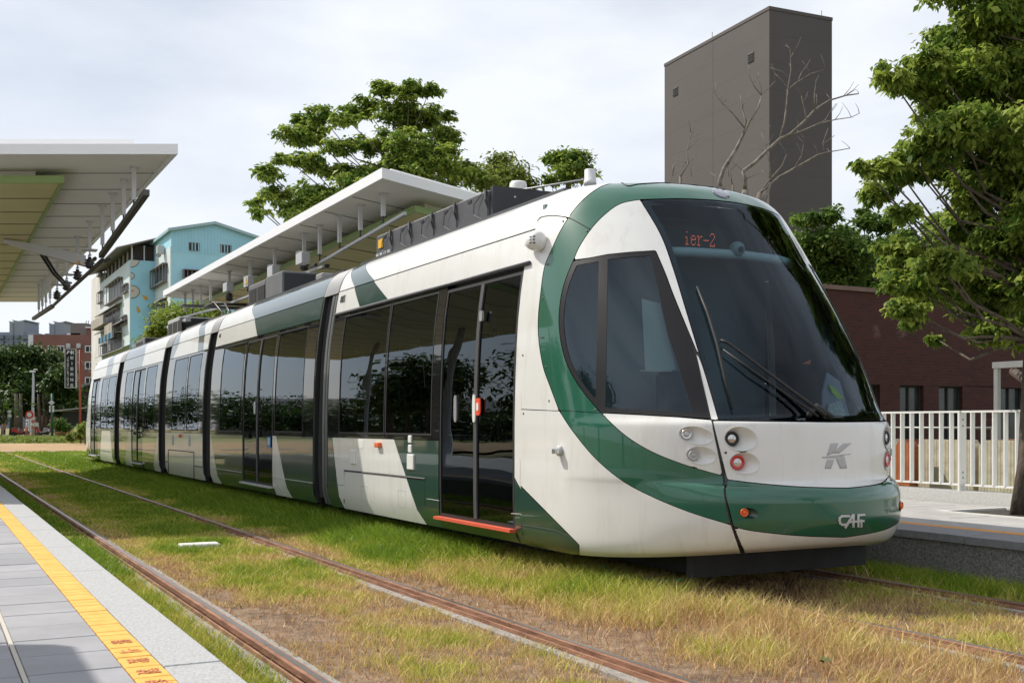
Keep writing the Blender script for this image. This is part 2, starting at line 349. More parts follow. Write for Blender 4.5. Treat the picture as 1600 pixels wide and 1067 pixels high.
# ---- shared innards of each section: roof deck, floor, dark inner skin below the belt, ceiling
for k, (a, b) in enumerate(CARS):
    mb = MB(); mb.box(a, b, .42, 2.23, 3.06, 3.085); mb.box(a+.01, b-.01, .40, .46, 3.06, 3.11); mb.box(a+.01, b-.01, 2.19, 2.25, 3.06, 3.11); tp('roof_deck', mb, M_dgrey)
    mb = MB(); mb.box(a, b, .09, 2.56, .30, .345); tp('floor', mb, mat('tram_floor', (.06,.062,.065), .6))
    mb = MB(); mb.box(a, b, .20, 2.45, 2.40, 2.43); tp('ceiling', mb, mat('tram_ceiling', (.35,.35,.34), .6))
    mb = MB()
    for t_ in (.04, 2.59): mb.box(a, b, t_, t_+.02, .345, 1.02); mb.box(a, b, t_+(.14 if t_ < 1 else -.14), t_+(.16 if t_ < 1 else -.12), 2.43, 2.74); mb.box(a, b, t_+(.34 if t_ < 1 else -.36), t_+(.36 if t_ < 1 else -.34), 2.43, 3.05)
    tp('inner_wall', mb, mat('inner_wall', (.10,.10,.10), .7))
    mb = MB(); mb.box(a+.25, b-.25, .40, 2.25, .12, .30); tp('underframe', mb, M_dark)
    # seats (pairs) and grab poles
    nseat = int((b-a)/1.5)
    for i in range(nseat):
        s_ = a+.55+i*1.45
        if D0-.1 < s_ < D1+.1 or sAt(379,0)-.3 < s_ < sAt(425,0)+.2: continue
        for t_ in (.10, 2.05):
            mb = MB(); mb.bevbox(s_, s_+.45, t_, t_+.45, .70, .80, .03); mb.bevbox(s_-.08, s_, t_, t_+.45, .78, 1.38, .03); mb.box(s_+.1, s_+.35, t_+.1, t_+.35, .345, .70); tp('seat', mb, mat('seat_fabric', (.02,.13,.09), .8))
    for i in range(max(2, int((b-a)/1.3))):
        s_ = a+.45+i*1.3
        for t_ in (.72, 1.93):
            mb = MB(); mb.tube([(s_, t_, .345), (s_, t_, 2.40)], .017, 8); tp('grab_pole', mb, M_steel, True)
# ---- gangways
gaps = [(CARS[i+1][1], CARS[i][0]) for i in range(4)]
for k, (a, b) in enumerate(gaps):
    mb = MB(); n = 8; zs = np.concatenate([np.linspace(.25, 2.7, 8), np.linspace(2.8, 3.09, 6)])
    loop = [(float(prof(z)), z) for z in zs]; loop = loop+[(2.65-t, z) for t, z in reversed(loop)]
    vs = []; fs = []; m_ = len(loop)
    for i in range(2*n+1):
        s_ = a+(b-a)*i/(2*n); ins = .055+(.05 if i % 2 else 0)
        for t, z in loop:
            cy, cz = 1.325-t, 1.7-z; l_ = math.hypot(cy, cz); vs.append((s_, t+cy/l_*ins, z+cz/l_*ins))
    for i in range(2*n):
        for j in range(m_): fs.append((i*m_+j, (i+1)*m_+j, (i+1)*m_+(j+1) % m_, i*m_+(j+1) % m_))
    mb.add(vs, fs); tp('gangway_bellows', mb, M_bellow)
    # end rims of the bellows, grey cover over the shoulder
    for e0, e1 in ((a, a+.05), (b-.05, b)):
        for sd_ in (0, 1):
            mb = MB(); qpatch(mb, rect(e0, e1, .23, 2.74), -.004, 1, 10, sd_, .05); tp('gangway_rim', mb, M_rubber)
    for sd_ in (0, 1):
        mb = MB(); qpatch(mb, rect(a+.02, b-.02, 2.745, 3.10), .004, 2, 8, sd_, .02); tp('gangway_cover', mb, M_grey, 'auto')
for sd_ in (0, 1):                              # wide grey end rim of the front section
    for i, (x0, x1) in enumerate(((-5.08, -5.0), (-4.97, -4.91), (-4.89, -4.85))):
        mb = MB(); qpatch(mb, rect(x0, x1, .24, 3.06), -.01, 1, 16, sd_, .03); tp('gangway_rim', mb, mat('rim_grey', (.16,.165,.165), .4, metal=.5), 'auto', label='grey end rim of the front section')

# ---------------------------------------------------------------- cab shell as a dense grid, cut into panels
SECT = [ # side t, side z, front s, front z, a
 (.07,.215, 2.06,.335,1.50), (.03,.26, 2.17,.375,1.52), (.01,.34, 2.235,.44,1.55), (0,.52, 2.285,.56,1.58), (0,.66, 2.285,.67,1.58), (0,.76, 2.235,.765,1.56), (0,.80, 2.165,.80,1.53),
 (0,1.0, 2.155,1.0,1.50), (0,1.17, 2.135,1.19,1.48), (.002,1.24, 2.075,1.235,1.46), (.01,1.6, 1.865,1.6,1.36), (.035,2.05, 1.565,2.05,1.22), (.09,2.46, 1.265,2.46,1.08), (.145,2.76, 1.035,2.78,.98), (.21,2.93, .90,2.95,.88),
 (.30,3.03, .79,3.04,.785), (.42,3.09, .66,3.09,.655), (.60,3.12, .50,3.12,.495), (.9,3.135,.28,3.135,.278), (1.322,3.14,.003,3.14,.0029)]
SA = np.array(SECT); d_ = np.concatenate([[0], np.cumsum(np.hypot(np.hypot(np.diff(SA[:,0]), np.diff(SA[:,1])), np.diff(SA[:,2]))+.02)])
NU, NV = 200, 280
uu = np.linspace(0, d_[-1], NU+1); cols = [pchip(d_, SA[:,k])(uu) for k in range(5)]
vv = np.linspace(0, 1, NV+1)
SB = SA[:,2].copy(); SB[:7] = [2.04, 2.10, 2.13, 2.15, 2.16, 2.165, 2.165]; sf_base = pchip(d_, SB)(uu)
GV = np.zeros((NU+1, NV+1, 3)); n_ = 2.0; v0 = .22
for j, v in enumerate(vv):
    h_ = v*2 if v <= .5 else (1-v)*2
    ts, zs, sf, zf, a_ = cols; _q = min(1, max(0, ((h_-v0)/(1-v0)*90-22)/38)); sf = sf_base+(sf-sf_base)*_q*_q*(3-2*_q); c_a = np.maximum(sf-a_, 0)
    if h_ < v0: s_ = c_a*h_/v0; lat = np.ones(NU+1); k_ = np.zeros(NU+1)
    else:
        psi = (h_-v0)/(1-v0)*PI/2; s_ = c_a+a_*(math.sin(psi)**(2/n_)); lat = np.full(NU+1, math.cos(psi)**(2/n_) if psi < PI/2-1e-9 else 0.0); k_ = np.full(NU+1, math.sin(psi)**2)
    t_ = 1.325-(1.325-ts)*lat
    if v > .5: t_ = 2.65-t_
    GV[:, j, 0] = s_; GV[:, j, 1] = t_; GV[:, j, 2] = zs+(zf-zs)*k_
VV = GV.reshape(-1, 3); idx = np.arange((NU+1)*(NV+1)).reshape(NU+1, NV+1)
A_, B_, C_, D_ = idx[:-1,:-1].ravel(), idx[:-1,1:].ravel(), idx[1:,1:].ravel(), idx[1:,:-1].ravel()
TRI = np.concatenate([np.stack([A_,B_,C_],1), np.stack([A_,C_,D_],1)])
# pixel of each vertex, far half folded onto the near half
Vn = VV.copy(); far = Vn[:,1] > 1.325; Vn[far,1] = 2.65-Vn[far,1]
WX = OX+Vn[:,0]*ST+Vn[:,1]*CT; WY = OY-Vn[:,0]*CT+Vn[:,1]*ST
PX = 800+FPX*WX/WY; PY = HORY+FPX*(CAMH-Vn[:,2])/WY
gu = np.repeat(uu, NV+1)
def sdf(poly):
    P = np.array(poly, float); Q = np.roll(P, -1, 0); best = np.full(PX.shape, 1e9); ins = np.zeros(PX.shape, bool)
    for (x0, y0), (x1, y1) in zip(P, Q):
        ex, ey = x1-x0, y1-y0; l2 = ex*ex+ey*ey+1e-12; t = np.clip(((PX-x0)*ex+(PY-y0)*ey)/l2, 0, 1)
        best = np.minimum(best, np.hypot(PX-x0-t*ex, PY-y0-t*ey))
        c = ((y0 > PY) != (y1 > PY)) & (PX < ex*(PY-y0)/(ey if abs(ey) > 1e-9 else 1e-9)+x0); ins ^= c
    return np.where(ins, best, -best)
def clip_mesh(F):
    ins = F > 0; k = ins[TRI].sum(1); full = TRI[k == 3]; mix = TRI[(k > 0) & (k < 3)]
    verts = list(map(tuple, VV)); extra = {}; tris = [tuple(t) for t in full.tolist()]
    def cut(i, j):
        key = (min(i, j), max(i, j))
        if key not in extra:
            a, b = key; r = F[a]/(F[a]-F[b]); verts.append(tuple(VV[a]+(VV[b]-VV[a])*r)); extra[key] = len(verts)-1
        return extra[key]
    for t in mix.tolist():
        o = []
        for i in range(3):
            a, b = t[i], t[(i+1) % 3]
            if ins[a]: o.append(a)
            if ins[a] != ins[b]: o.append(cut(a, b))
        for i in range(1, len(o)-1): tris.append((o[0], o[i], o[i+1]))
    used = sorted({i for t in tris for i in t}); mp_ = {u: i for i, u in enumerate(used)}
    return [verts[u] for u in used], [tuple(mp_[i] for i in t) for t in tris]
def spline(pts, n=6):                            # Catmull-Rom through pixels
    P = [np.array(p, float) for p in pts]; o = []
    for i in range(len(P)-1):
        p0, p1, p2, p3 = P[max(i-1,0)], P[i], P[i+1], P[min(i+2, len(P)-1)]
        for k in range(n):
            t = k/n; o.append(tuple(.5*((2*p1)+(-p0+p2)*t+(2*p0-5*p1+4*p2-p3)*t*t+(-p0+3*p1-3*p2+p3)*t**3)))
    o.append(tuple(P[-1])); return o
BVH = BVHTree.FromPolygons([Vector(v) for v in VV[:]], [tuple(t) for t in TRI.tolist()])
IM = FM.inverted(); CAML = IM @ Vector((0, 0, CAMH))
def hit(px, py):
    d = IM.to_3x3() @ Vector(((px-800)/FPX, 1, -(py-HORY)/FPX)); d.normalize(); h = BVH.ray_cast(CAML, d)
    if h[0] is None:                            # just off the silhouette: nearest point of the shell to the ray
        best = None
        for k in np.linspace(5.5, 10.5, 60):
            q_ = BVH.find_nearest(CAML+d*float(k))
            if best is None or q_[3] < best[3]: best = q_
        h = best
    n = h[1] if h[1].dot(d) < 0 else -h[1]; return h[0], n
# --- pixel outlines of the cab's panels
OUT_UP = spline([(980,283.5),(966.8,285),(942,290.6),(922,303),(905,318.7),(890,337.5),(875,362),(861.9,390),(850.6,418),(845,456),(841,497),(842,533),(848.7,573),(860,605),(873.5,641)])
OUT_LO = spline([(873.5,641),(895,673.5),(930,715.5),(972,750.5),(1017.5,775),(1077,799.5),(1143,820)])
INN_UP = spline([(1000,312),(968.7,318.7),(942.5,337.5),(922,360),(905,386),(895.6,407.5),(885,433),(877,461.5),(873.5,492.5),(874,515),(878,543),(886.7,571),(902,599),(919,622),(939,645)])
INN_LO = spline([(939,645),(975.5,679),(1017.5,705),(1070,726),(1130,743.5)])
TOPG = spline([(980,283.5),(1030,280.5),(1080,282),(1110,285),(1136,289.5),(1200,300)])   # upper edge of the green brow
WTOP = spline([(1000,312),(1060,310.5),(1112,312.5),(1136,315),(1160,318)])
PILR = spline([(1000,312),(1032,366),(1052,420),(1071.6,484),(1090,545),(1107,602),(1123,657)])
PILL = spline([(1024.4,391.6),(1040,428),(1052,460),(1083,539),(1098,600),(1111,655)])
BUMT = spline([(1136,749),(1175,754),(1245,760),(1315,762),(1357,762)])
BUMB = spline([(1146,822),(1175,829),(1245,836.5),(1315,839),(1367,839)])
SEAMF = [(1112,656),(1130,743.5),(1132,772),(1144,822),(1163,880)]
FARX = 1500
def rev(l): return list(reversed(l))
REG = {}
REG['windscreen'] = (rev(PILR)+WTOP+[(FARX,330),(FARX,659),(1290,659)], M_wind, 1.2, 'windscreen')
REG['side_window'] = ([(895.6,407.5),(922,403),(950,397.5),(985,394),(1024.4,391.6)]+PILL+[(1060,651.5),(1000,648)]+rev([p for p in INN_UP if p[1] > 408]), M_cabglass, 1.0, 'side_window')
ring_up = OUT_UP+[(939,645)]+rev(INN_UP)+WTOP+[(FARX,333),(FARX,305)]+rev(TOPG)
REG['ring_up'] = (ring_up, M_green, .55, 'livery_ring')
REG['ring_lo'] = (OUT_LO+[(1143,820),(1132,772),(1130,743.5)]+rev(INN_LO), M_green, .55, 'livery_ring')
REG['bumper'] = (BUMT+[(FARX,762),(FARX,839)]+rev(BUMB)+[(1133,772)], M_green, .7, 'bumper')
REG['bumper_lower'] = (BUMB+[(FARX,839),(FARX,1000),(1190,1000),(1163,862)], M_white, .5, 'bumper_valance')
REG['nose'] = ([(1123,657),(1290,659),(FARX,659),(FARX,762)]+rev(BUMT)+[(1136,749),(1113,657)], M_white, .8, 'nose_panel')
REG['pillar'] = ([(895.6,406.5)]+rev([p for p in INN_UP if p[1] < 407])+PILR+[(1111,655)]+rev(PILL)+[(985,394),(950,397.5),(922,403)], M_white, .6, 'cab_pillar')
REG['lamp_panel'] = ([(939,645),(1000,648),(1060,651.5),(1112,656),(1130,743.5)]+rev(INN_LO), M_white, .6, 'lamp_panel')
tri_ = [(905,851),(797,742)]
REG['side_up'] = ([(790,638),(873.5,642)]+rev([p for p in OUT_UP if p[1] > 341])+spline([(890,341),(875,338),(856,337.5),(833,343),(790,356)]), M_white, .55, 'cab_side_panel')
REG['side_lo'] = ([(780,638),(873.5,642)]+OUT_LO+[(1143,822),(1163,880),(1163,950),(905,950),(905,851),(797,742),(780,742)], M_white, .55, 'cab_side_panel')
REG['corner'] = ([(780,724),(798,743),(905,851),(905,950),(780,950)], M_dgreen, .55, 'cab_corner_panel')
roofp = spline([(890,341),(875,338),(856,337.5),(833,343),(790,356)])+[(780,340),(780,200),(FARX,200),(FARX,303)]+rev(TOPG)+[p for p in OUT_UP if p[1] <= 341]
LAMPS = [ # ellipse centre, radii px, tilt, lamp centre, lamp radius (m), kind, depth
 ((1087,680),(26,13),R(10),(1071,678),.036,'clear',.045), ((1095,711.5),(23,13),R(6),(1082,711),.034,'frost',.04),
 ((1157,685.5),(24,18),R(10),(1142.5,685),.05,'ring',.06), ((1163,723.5),(22,16),R(8),(1151.5,722.5),.05,'red',.05),
 ((1170,801.5),(14,8),R(8),(1162,800.5),.028,'orange',.03)]
def ell(c, r, a, k=1.0, n=28): return [(c[0]+k*r[0]*math.cos(q_)*math.cos(a)-k*r[1]*math.sin(q_)*math.sin(a), c[1]+k*r[0]*math.cos(q_)*math.sin(a)+k*r[1]*math.sin(q_)*math.cos(a)) for q_ in np.linspace(0, 2*PI, n, endpoint=False)]
holes = {}
for i, l in enumerate(LAMPS):
    key = 'lamp_panel' if i < 2 else ('nose' if i < 4 else 'bumper'); holes.setdefault(key, []).append(ell(*l[:3]))
CAB = []
labels = {'ring_up': 'green ring around the cab above the seam', 'ring_lo': 'green ring sweeping down to the bumper', 'side_up': 'white panel beside the green ring', 'side_lo': 'large white lower cab side', 'corner': 'dark green lower corner'}
def halves(vs, fs):                              # near-side and far-side pieces become two objects when they do not meet on the centre line
    if any(abs(v[1]-1.325) < .03 for v in vs): return [(vs, fs)]
    o = []
    for sg in (-1, 1):
        f2 = [f for f in fs if (vs[f[0]][1]-1.325)*sg > 0]; used = sorted({i for f in f2 for i in f}); mp_ = {u: i for i, u in enumerate(used)}
        o.append(([vs[u] for u in used], [tuple(mp_[i] for i in f) for f in f2]))
    return o
zmax_flag = (gu > d_[16]+.02)
for key, (poly, m_, marg, nm) in REG.items():
    F = sdf(poly)-marg
    if key in ('ring_up', 'side_up', 'windscreen'): F = np.where(zmax_flag, np.minimum(F, -1), F)
    for h in holes.get(key, []): F = np.minimum(F, -sdf(h))
    vs, fs = clip_mesh(F)
    for half, (v2, f2) in enumerate(halves(vs, fs)):
        if not f2: continue
        o = mesh_obj(nm, v2, f2, m_, TRAM, True)
        if key in labels: o['label'] = labels[key]+(', far side' if half else '')
        CAB.append(o)
Froof = np.maximum(sdf(roofp)-.6, np.where(zmax_flag, 1.0, -1e9)); vs, fs = clip_mesh(Froof); CAB.append(mesh_obj('cab_roof', vs, fs, M_white, TRAM, True))
# dark sub-shell 12 mm inside, open behind the glass
Fs = np.minimum(-(sdf(REG['windscreen'][0])-8), -(sdf(REG['side_window'][0])-6))
Fs = np.where(zmax_flag, 1.0, Fs)
for hs in holes.values():
    for h in hs: Fs = np.minimum(Fs, -sdf(h))
vs, fs = clip_mesh(Fs)
cen = np.array([.6, 1.325, 1.6]); V_ = np.array(vs); 
tmp = bpy.data.meshes.new('t'); tmp.from_pydata(vs, [], fs); tmp.update(); nn = np.zeros(len(vs)*3); tmp.vertices.foreach_get('normal', nn); nn = nn.reshape(-1,3)
sgn = np.sign(((V_-cen)*nn).sum(1).mean()) or 1; V_ = V_-nn*sgn*.014; bpy.data.meshes.remove(tmp)
CAB.append(mesh_obj('cab_inner_shell', V_.tolist(), fs, M_black, TRAM, True))
# black frit frame printed just inside the edge of the windscreen and side window
Fw = sdf(REG['windscreen'][0]); Fr = np.minimum(Fw-1.2, 9.0-Fw); Fr = np.where(zmax_flag, -1.0, Fr)
bot = (HORY-7-PY); Fr = np.where((PY > 636) & (Fw > 1.2), np.maximum(Fr, np.minimum(Fw-1.2, PY-648)), Fr)
def inset_mesh(F, off):
    vs, fs = clip_mesh(F); V_ = np.array(vs); tmp = bpy.data.meshes.new('t'); tmp.from_pydata(vs, [], fs); tmp.update(); nn = np.zeros(len(vs)*3); tmp.vertices.foreach_get('normal', nn); nn = nn.reshape(-1,3); bpy.data.meshes.remove(tmp)
    sg = np.sign(((V_-cen)*nn).sum(1).mean()) or 1; return (V_-nn*sg*off).tolist(), fs
vs, fs = inset_mesh(Fr, .004); CAB.append(mesh_obj('windscreen_border', vs, fs, M_black, TRAM, True))
Fw = sdf(REG['side_window'][0]); Fr = np.minimum(Fw-1.0, 8.0-Fw)
bar = sdf([(936,400),(950,397),(946,648),(931,640)]); Fr = np.maximum(Fr, np.minimum(bar, Fw-1.0)); bar2 = sdf([(1014,385),(1030,390),(1114,655),(1087,655),(1043,520)]); Fr = np.maximum(Fr, np.minimum(bar2, Fw-1.0))
vs, fs = inset_mesh(Fr, -.003)
for v2, f2 in halves(vs, fs): CAB.append(mesh_obj('side_window_border', v2, f2, mat('window_border', (.009,.0085,.010), .45, spec=.3), TRAM, True))
# lamps
for i, (c, r, a_, lc, lr, kind, dep) in enumerate(LAMPS):
    mb = MB(); vs = []; nr, na = 7, 28; base = MB()
    for k in range(nr+1):
        q_ = 1.06-k/nr*1.02
        for p in ell(c, r, a_, q_, na):
            # shift centre of the bowl towards the lamp
            sh = (1-q_); p = (p[0]+(lc[0]-c[0])*sh*.9, p[1]+(lc[1]-c[1])*sh*.9); h = hit(*p); vs.append(h[0]-h[1]*(dep*(1-q_**2.2)+.001))
    fs = [(k*na+j, k*na+(j+1) % na, (k+1)*na+(j+1) % na, (k+1)*na+j) for k in range(nr) for j in range(na)]; fs.append(tuple(range(nr*na, (nr+1)*na)))
    mb.add(vs, fs); bowl = tp('headlight' if kind != 'orange' else 'indicator_lamp', mb, M_white if kind != 'orange' else M_dgreen, True, label={'clear': 'upper outer lamp in an oval recess', 'frost': 'lower outer lamp in an oval recess', 'ring': 'upper inner lamp with a black ring', 'red': 'lower inner lamp with a red ring', 'orange': 'small round orange lamp in the bumper'}[kind])
    h = hit(*lc); n = h[1]; fwd = (n*.55+Vector((1, -.15, 0))*.45).normalized(); Mx = align(h[0]-n*(dep*.55), fwd)
    l_ = MB(); ring_m = {'clear': M_chrome, 'frost': M_lightgrey, 'ring': M_rubber, 'red': M_red, 'orange': M_orange}[kind]
    l_.lathe([(lr, -.02), (lr, .022), (lr*.86, .03), (lr*.74, .022)], Mx, 24); l_.build('lamp_ring', ring_m, bowl, True)
    l_ = MB(); l_.lathe([(lr*.74, .0), (lr*.74, .016), (lr*.5, .024), (.0005, .028)], Mx, 24); l_.build('lens', {'clear': mat('clear_lens', (.55,.55,.54), .15, metal=.6, bump=.8, bscale=60), 'frost': mat('frost_lens', (.42,.40,.37), .4), 'ring': M_chrome, 'red': mat('lens_core', (.6,.6,.58), .2, metal=.5), 'orange': M_orange}[kind], bowl, True)
    CAB.append(bowl); bc_ = bowl.copy(); COL.objects.link(bc_); bc_.parent = TRAM; bc_.matrix_local = Matrix.Translation((0, 2.65, 0)) @ Matrix.Diagonal((1, -1, 1, 1)); bc_['label'] = bowl['label']+', on the far side'
    for ch in list(bowl.children):
        g = ch.copy(); COL.objects.link(g); g.parent = bc_
# strokes and polygons laid on the shell
def surf_poly(mb, poly, off=.004, th=.004):
    # fan from the centroid, subdivided towards the outline
    P = []; n = len(poly)
    for i in range(n):
        x0, y0 = poly[i]; x1, y1 = poly[(i+1) % n]
        for k in range(4): P.append((x0+(x1-x0)*k/4, y0+(y1-y0)*k/4))
    cx = sum(p[0] for p in P)/len(P); cy = sum(p[1] for p in P)/len(P); m = len(P); vs = []
    for k in (1.0, .66, .33):
        for p in P: h = hit(cx+(p[0]-cx)*k, cy+(p[1]-cy)*k); vs.append(h[0]+h[1]*off)
    h = hit(cx, cy); vs.append(h[0]+h[1]*off)
    for p in P: h = hit(*p); vs.append(h[0]+h[1]*(off-th))
    fs = [(r_*m+j, r_*m+(j+1) % m, (r_+1)*m+(j+1) % m, (r_+1)*m+j) for r_ in (0, 1) for j in range(m)]+[(2*m+j, 2*m+(j+1) % m, 3*m) for j in range(m)]
    fs += [(j, 3*m+1+j, 3*m+1+(j+1) % m, (j+1) % m) for j in range(m)]
    mb.add(vs, fs)
def kpx(x, y): return (1040+x/4.444, 640+y/4.444)
mb = MB()
for poly in ([(1146,232),(1199,232),(1168,298),(1119,318)], [(1236,232),(1288,232),(1207,300),(1152,303)], [(1084,327),(1282,303),(1282,309),(1240,312),(1180,334),(1084,334)], [(1122,346),(1168,346),(1147,408),(1104,408)], [(1182,340),(1238,314),(1258,405),(1211,408)]): surf_poly(mb, [kpx(*p) for p in poly], .003, .002)
CAB.append(tp('nose_logo', mb, mat('logo_grey', (.42,.42,.43), .4), True))
def stroke(mb, pts, wd, off=.008):
    for i in range(len(pts)-1):
        (x0, y0), (x1, y1) = pts[i], pts[i+1]; l = math.hypot(x1-x0, y1-y0); ex, ey = (x1-x0)/l*wd*.45, (y1-y0)/l*wd*.45; nx, ny = -ey/.45*.5, ex/.45*.5
        surf_poly(mb, [kpx(x0-ex+nx, y0-ey+ny), kpx(x1+ex+nx, y1+ey+ny), kpx(x1+ex-nx, y1+ey-ny), kpx(x0-ex-nx, y0-ey-ny)], off, .006)
mb = MB(); stroke(mb, [(1268,737),(1222,737),(1207,748),(1204,766),(1210,786),(1224,795),(1256,795)], 14); stroke(mb, [(1246,812),(1296,731),(1300,731),(1300,806)], 14); stroke(mb, [(1268,777),(1370,770)], 12); stroke(mb, [(1334,806),(1334,730),(1374,728)], 14); stroke(mb, [(1355,765),(1355,806)],12)
CAB.append(tp('maker_lettering', mb, mat('letter_grey', (.55,.56,.56), .4), False))
# small oval camera lens in the green brow
mb = MB(); surf_poly(mb, ell((1126,302), (15,6.5), R(24)), .004, .004); CAB.append(tp('brow_lens', mb, mat('lens_dark', (.10,.11,.15), .15, coat=1), True))
# seam lines of the brow: black joint of the roof hatch
def surf_line(pts, r, off=.001, m=M_rubber, name='panel_joint', n=5):
    P = [hit(*p) for p in spline(pts, n)]; P = [h[0]+h[1]*off for h in P if h]; mb = MB(); mb.tube(P, r, 5); o = tp(name, mb, m, True); CAB.append(o); return o
surf_line([(970,284),(981,291),(1000,288),(1045,286),(1090,288),(1135,294)], .006)
surf_line([(833,343),(856,337.5),(875,338),(890,341),(905,348.7),(922,358.5)], .004)
surf_line([(1112,656),(1130,743.5),(1132,772),(1144,822),(1162,859)], .006, .0)
# screws along the cab edge
mb = MB()
for p in ((853,573.5),(858,626),(818,646),(856,413),(848,466),(880,346),(917,361),(848,527),(817,555),(930,640),(1136,802),(1134,707)):
    h = hit(*p)
    if h: mb.lathe([(.009, 0), (.009, .003), (.004, .005)], align(h[0], h[1]), 8)
CAB.append(tp('screws', mb, M_dgrey))
# wiper
def onwind(px, py, off): h = hit(px, py); return h[0]+h[1]*off
mb = MB(); mb.tube([onwind(1288,656,.03), onwind(1238,620,.05), onwind(1180,577,.06), onwind(1134,541,.05), onwind(1124,538,.05)], [.016,.012,.010,.010,.012], 8)
mb.tube([onwind(1277,657,.03), onwind(1225,622,.05), onwind(1170,584,.06), onwind(1128,552,.05)], .008, 6); wp = tp('wiper', mb, M_rubber, True); CAB.append(wp)
mb = MB(); mb.tube([onwind(1088,451,.025), onwind(1104,492,.035), onwind(1119,540,.04), onwind(1131,592,.035), onwind(1144,643,.025)], [.006,.012,.014,.012,.006], 6); mb.build('wiper_blade', M_rubber, wp, True)
mb = MB(); mb.tube([onwind(1262,653,.02), onwind(1272,640,.03), onwind(1300,657,.02)], [.02,.03,.02], 8); mb.build('wiper_base', M_rubber, wp, True)
# side camera pod, marker lamp
h = hit(846, 378); c0 = h[0]
def bullet(c): 
    mb = MB(); Mx = Matrix.Translation(c) @ Matrix.Rotation(PI/2, 4, 'Y'); mb.lathe([(.0,-.16),(.03,-.13),(.062,-.06),(.078,.0),(.080,.035),(.070,.068),(.045,.085),(.0,.09)], Mx, 24); return mb
mb = bullet(Vector((c0.x-.0, c0.y-.055, c0.z))); pod = tp('side_camera_pod', mb, M_white, True); CAB.append(pod)
mb = MB()
for k in (-.03, -.005, .02): mb.box(c0.x+.05, c0.x+.06, c0.y-.135, c0.y-.115, c0.z+k, c0.z+k+.008); mb.box(c0.x+.075, c0.x+.083, c0.y-.12, c0.y-.10, c0.z+k, c0.z+k+.008)
mb.build('slot', M_rubber, pod)
h = hit(876, 704); mb = MB(); mb.lathe([(.04,-.002),(.04,.02),(.03,.03)], align(h[0], h[1]), 16); ml = tp('marker_lamp', mb, M_lightgrey, True); CAB.append(ml)
mb = MB(); mb.bevbox(h[0].x-.04, h[0].x+.03, h[0].y-.06, h[0].y-.02, h[0].z-.022, h[0].z+.022, .01); mb.build('lens', M_chrome, ml)
# ---------------------------------------------------------------- flank fittings of the front section (from the photograph's columns)
def flank_box(name, x0, x1, y0, y1, m, depth=.012, label=None, lens=None, b=.006):
    s0, z1_ = sz(x0, y0); s1, z0_ = sz(x1, y1); t = float(prof((z0_+z1_)/2)); mb = MB()
    Mx = Matrix(((1,0,0,0),(0,0,-1,t+.004),(0,1,0,0),(0,0,0,1)))
    mb.bevbox(s0, s1, min(z0_,z1_), max(z0_,z1_), 0, depth, b, Mx); return tp(name, mb, m, False, label)
M_hatch = mat('hatch_white', (.72,.72,.69), .4)
hb = flank_box('service_flap', 559, 567.5, 686, 701, M_hatch, .006, 'small white flap at the top of the slanted panel')
flank_box('grab_handle', 549, 556, 703, 725, mat('handle_white', (.74,.74,.72), .35), .022, 'upright white handle recess')
fl = flank_box('indicator_lamp', 590, 596.5, 691, 699, M_orange, .045, 'orange side indicator on the slanted panel')
flank_box('control_box', 638.5, 643.5, 680, 692, M_hatch, .015, 'small white key switch plate'); flank_box('control_box', 638.5, 643.5, 694.5, 707, M_hatch, .015, 'white socket plate')
flank_box('control_box', 637.5, 647.5, 709, 734, M_hatch, .02, 'tall white cover plate')
fd = flank_box('green_flap', 624, 633.5, 688, 706, mat('flap_rim', (.25,.27,.26), .35, metal=.5), .003); 
s0_, z1_ = sz(625.2, 689.5); s1_2, z0_ = sz(632.3, 704.5); mb = MB(); Mx = Matrix(((1,0,0,0),(0,0,-1,.003),(0,1,0,0),(0,0,0,1))); mb.box(s0_, s1_2, z0_, z1_, .0, .006, Mx); mb.build('flap_cover', M_dgreen, fd)
def flank_line(pts, r=.004, m=M_rubber, name='panel_joint', off=.0):
    P = []
    for p in pts: s, z = sz(*p); P.append((s, float(prof(z))-off, z))
    mb = MB(); mb.tube(P, r, 4); return tp(name, mb, m)
flank_line([(538,735),(600,741),(664,748)], .010); flank_line([(538,735),(537.5,786)], .004); flank_line([(511,755),(538,758)], .0025); flank_line([(664,748),(664,790)], .003, M_dark)
flank_line([(564,759),(574,760),(575,782),(565,781),(564,759)], .002, M_grey); flank_line([(622,765),(633.5,767),(634,793),(623,791),(622,765)], .002, M_grey)
flank_line([(667,779),(686,782)], .003, M_grey); flank_line([(799,802),(815,803)], .003, M_grey)
flank_line([(583.5,436),(583,428),(589,408),(597,396)], .002, M_grey); flank_line([(678,406),(678,398),(686,378),(692,368)], .002, M_grey)
# long orange line in the section joints
mb = MB(); mb.tube([(CARS[1][0], -.002, .47), (sAt(377,0), -.002, .47)], .004, 4); tp('panel_joint', mb, M_lightgrey); mb = MB(); mb.tube([(sAt(427,0), -.002, .47), (CARS[1][1], -.002, .47)], .004, 4); tp('panel_joint', mb, M_lightgrey)
for s0, s1 in ((sAt(263,0), sAt(303,0)),):
    mb = MB()
    for p in (((s0, .70), (s1, .70)), ((s0, .24), (s0, .70)), ((s1, .24), (s1, .70)), ((CARS[2][0], .46), (s0, .46)), ((s1, .46), (CARS[2][1], .46))): mb.tube([(p[0][0], -.001, p[0][1]), (p[1][0], -.001, p[1][1])], .008, 4)
    tp('panel_joint', mb, M_rubber)
for px_ in (270, 296): s_ = sAt(px_, 0); mb = MB(); mb.bevbox(s_-.04, s_+.04, -.02, .0, .80, .99, .008); tp('grab_handle', mb, M_hatch)
s_ = sAt(282,0); mb = MB(); mb.bevbox(s_-.04, s_+.04, -.04, .0, .95, 1.01, .01); tp('indicator_lamp', mb, M_orange)
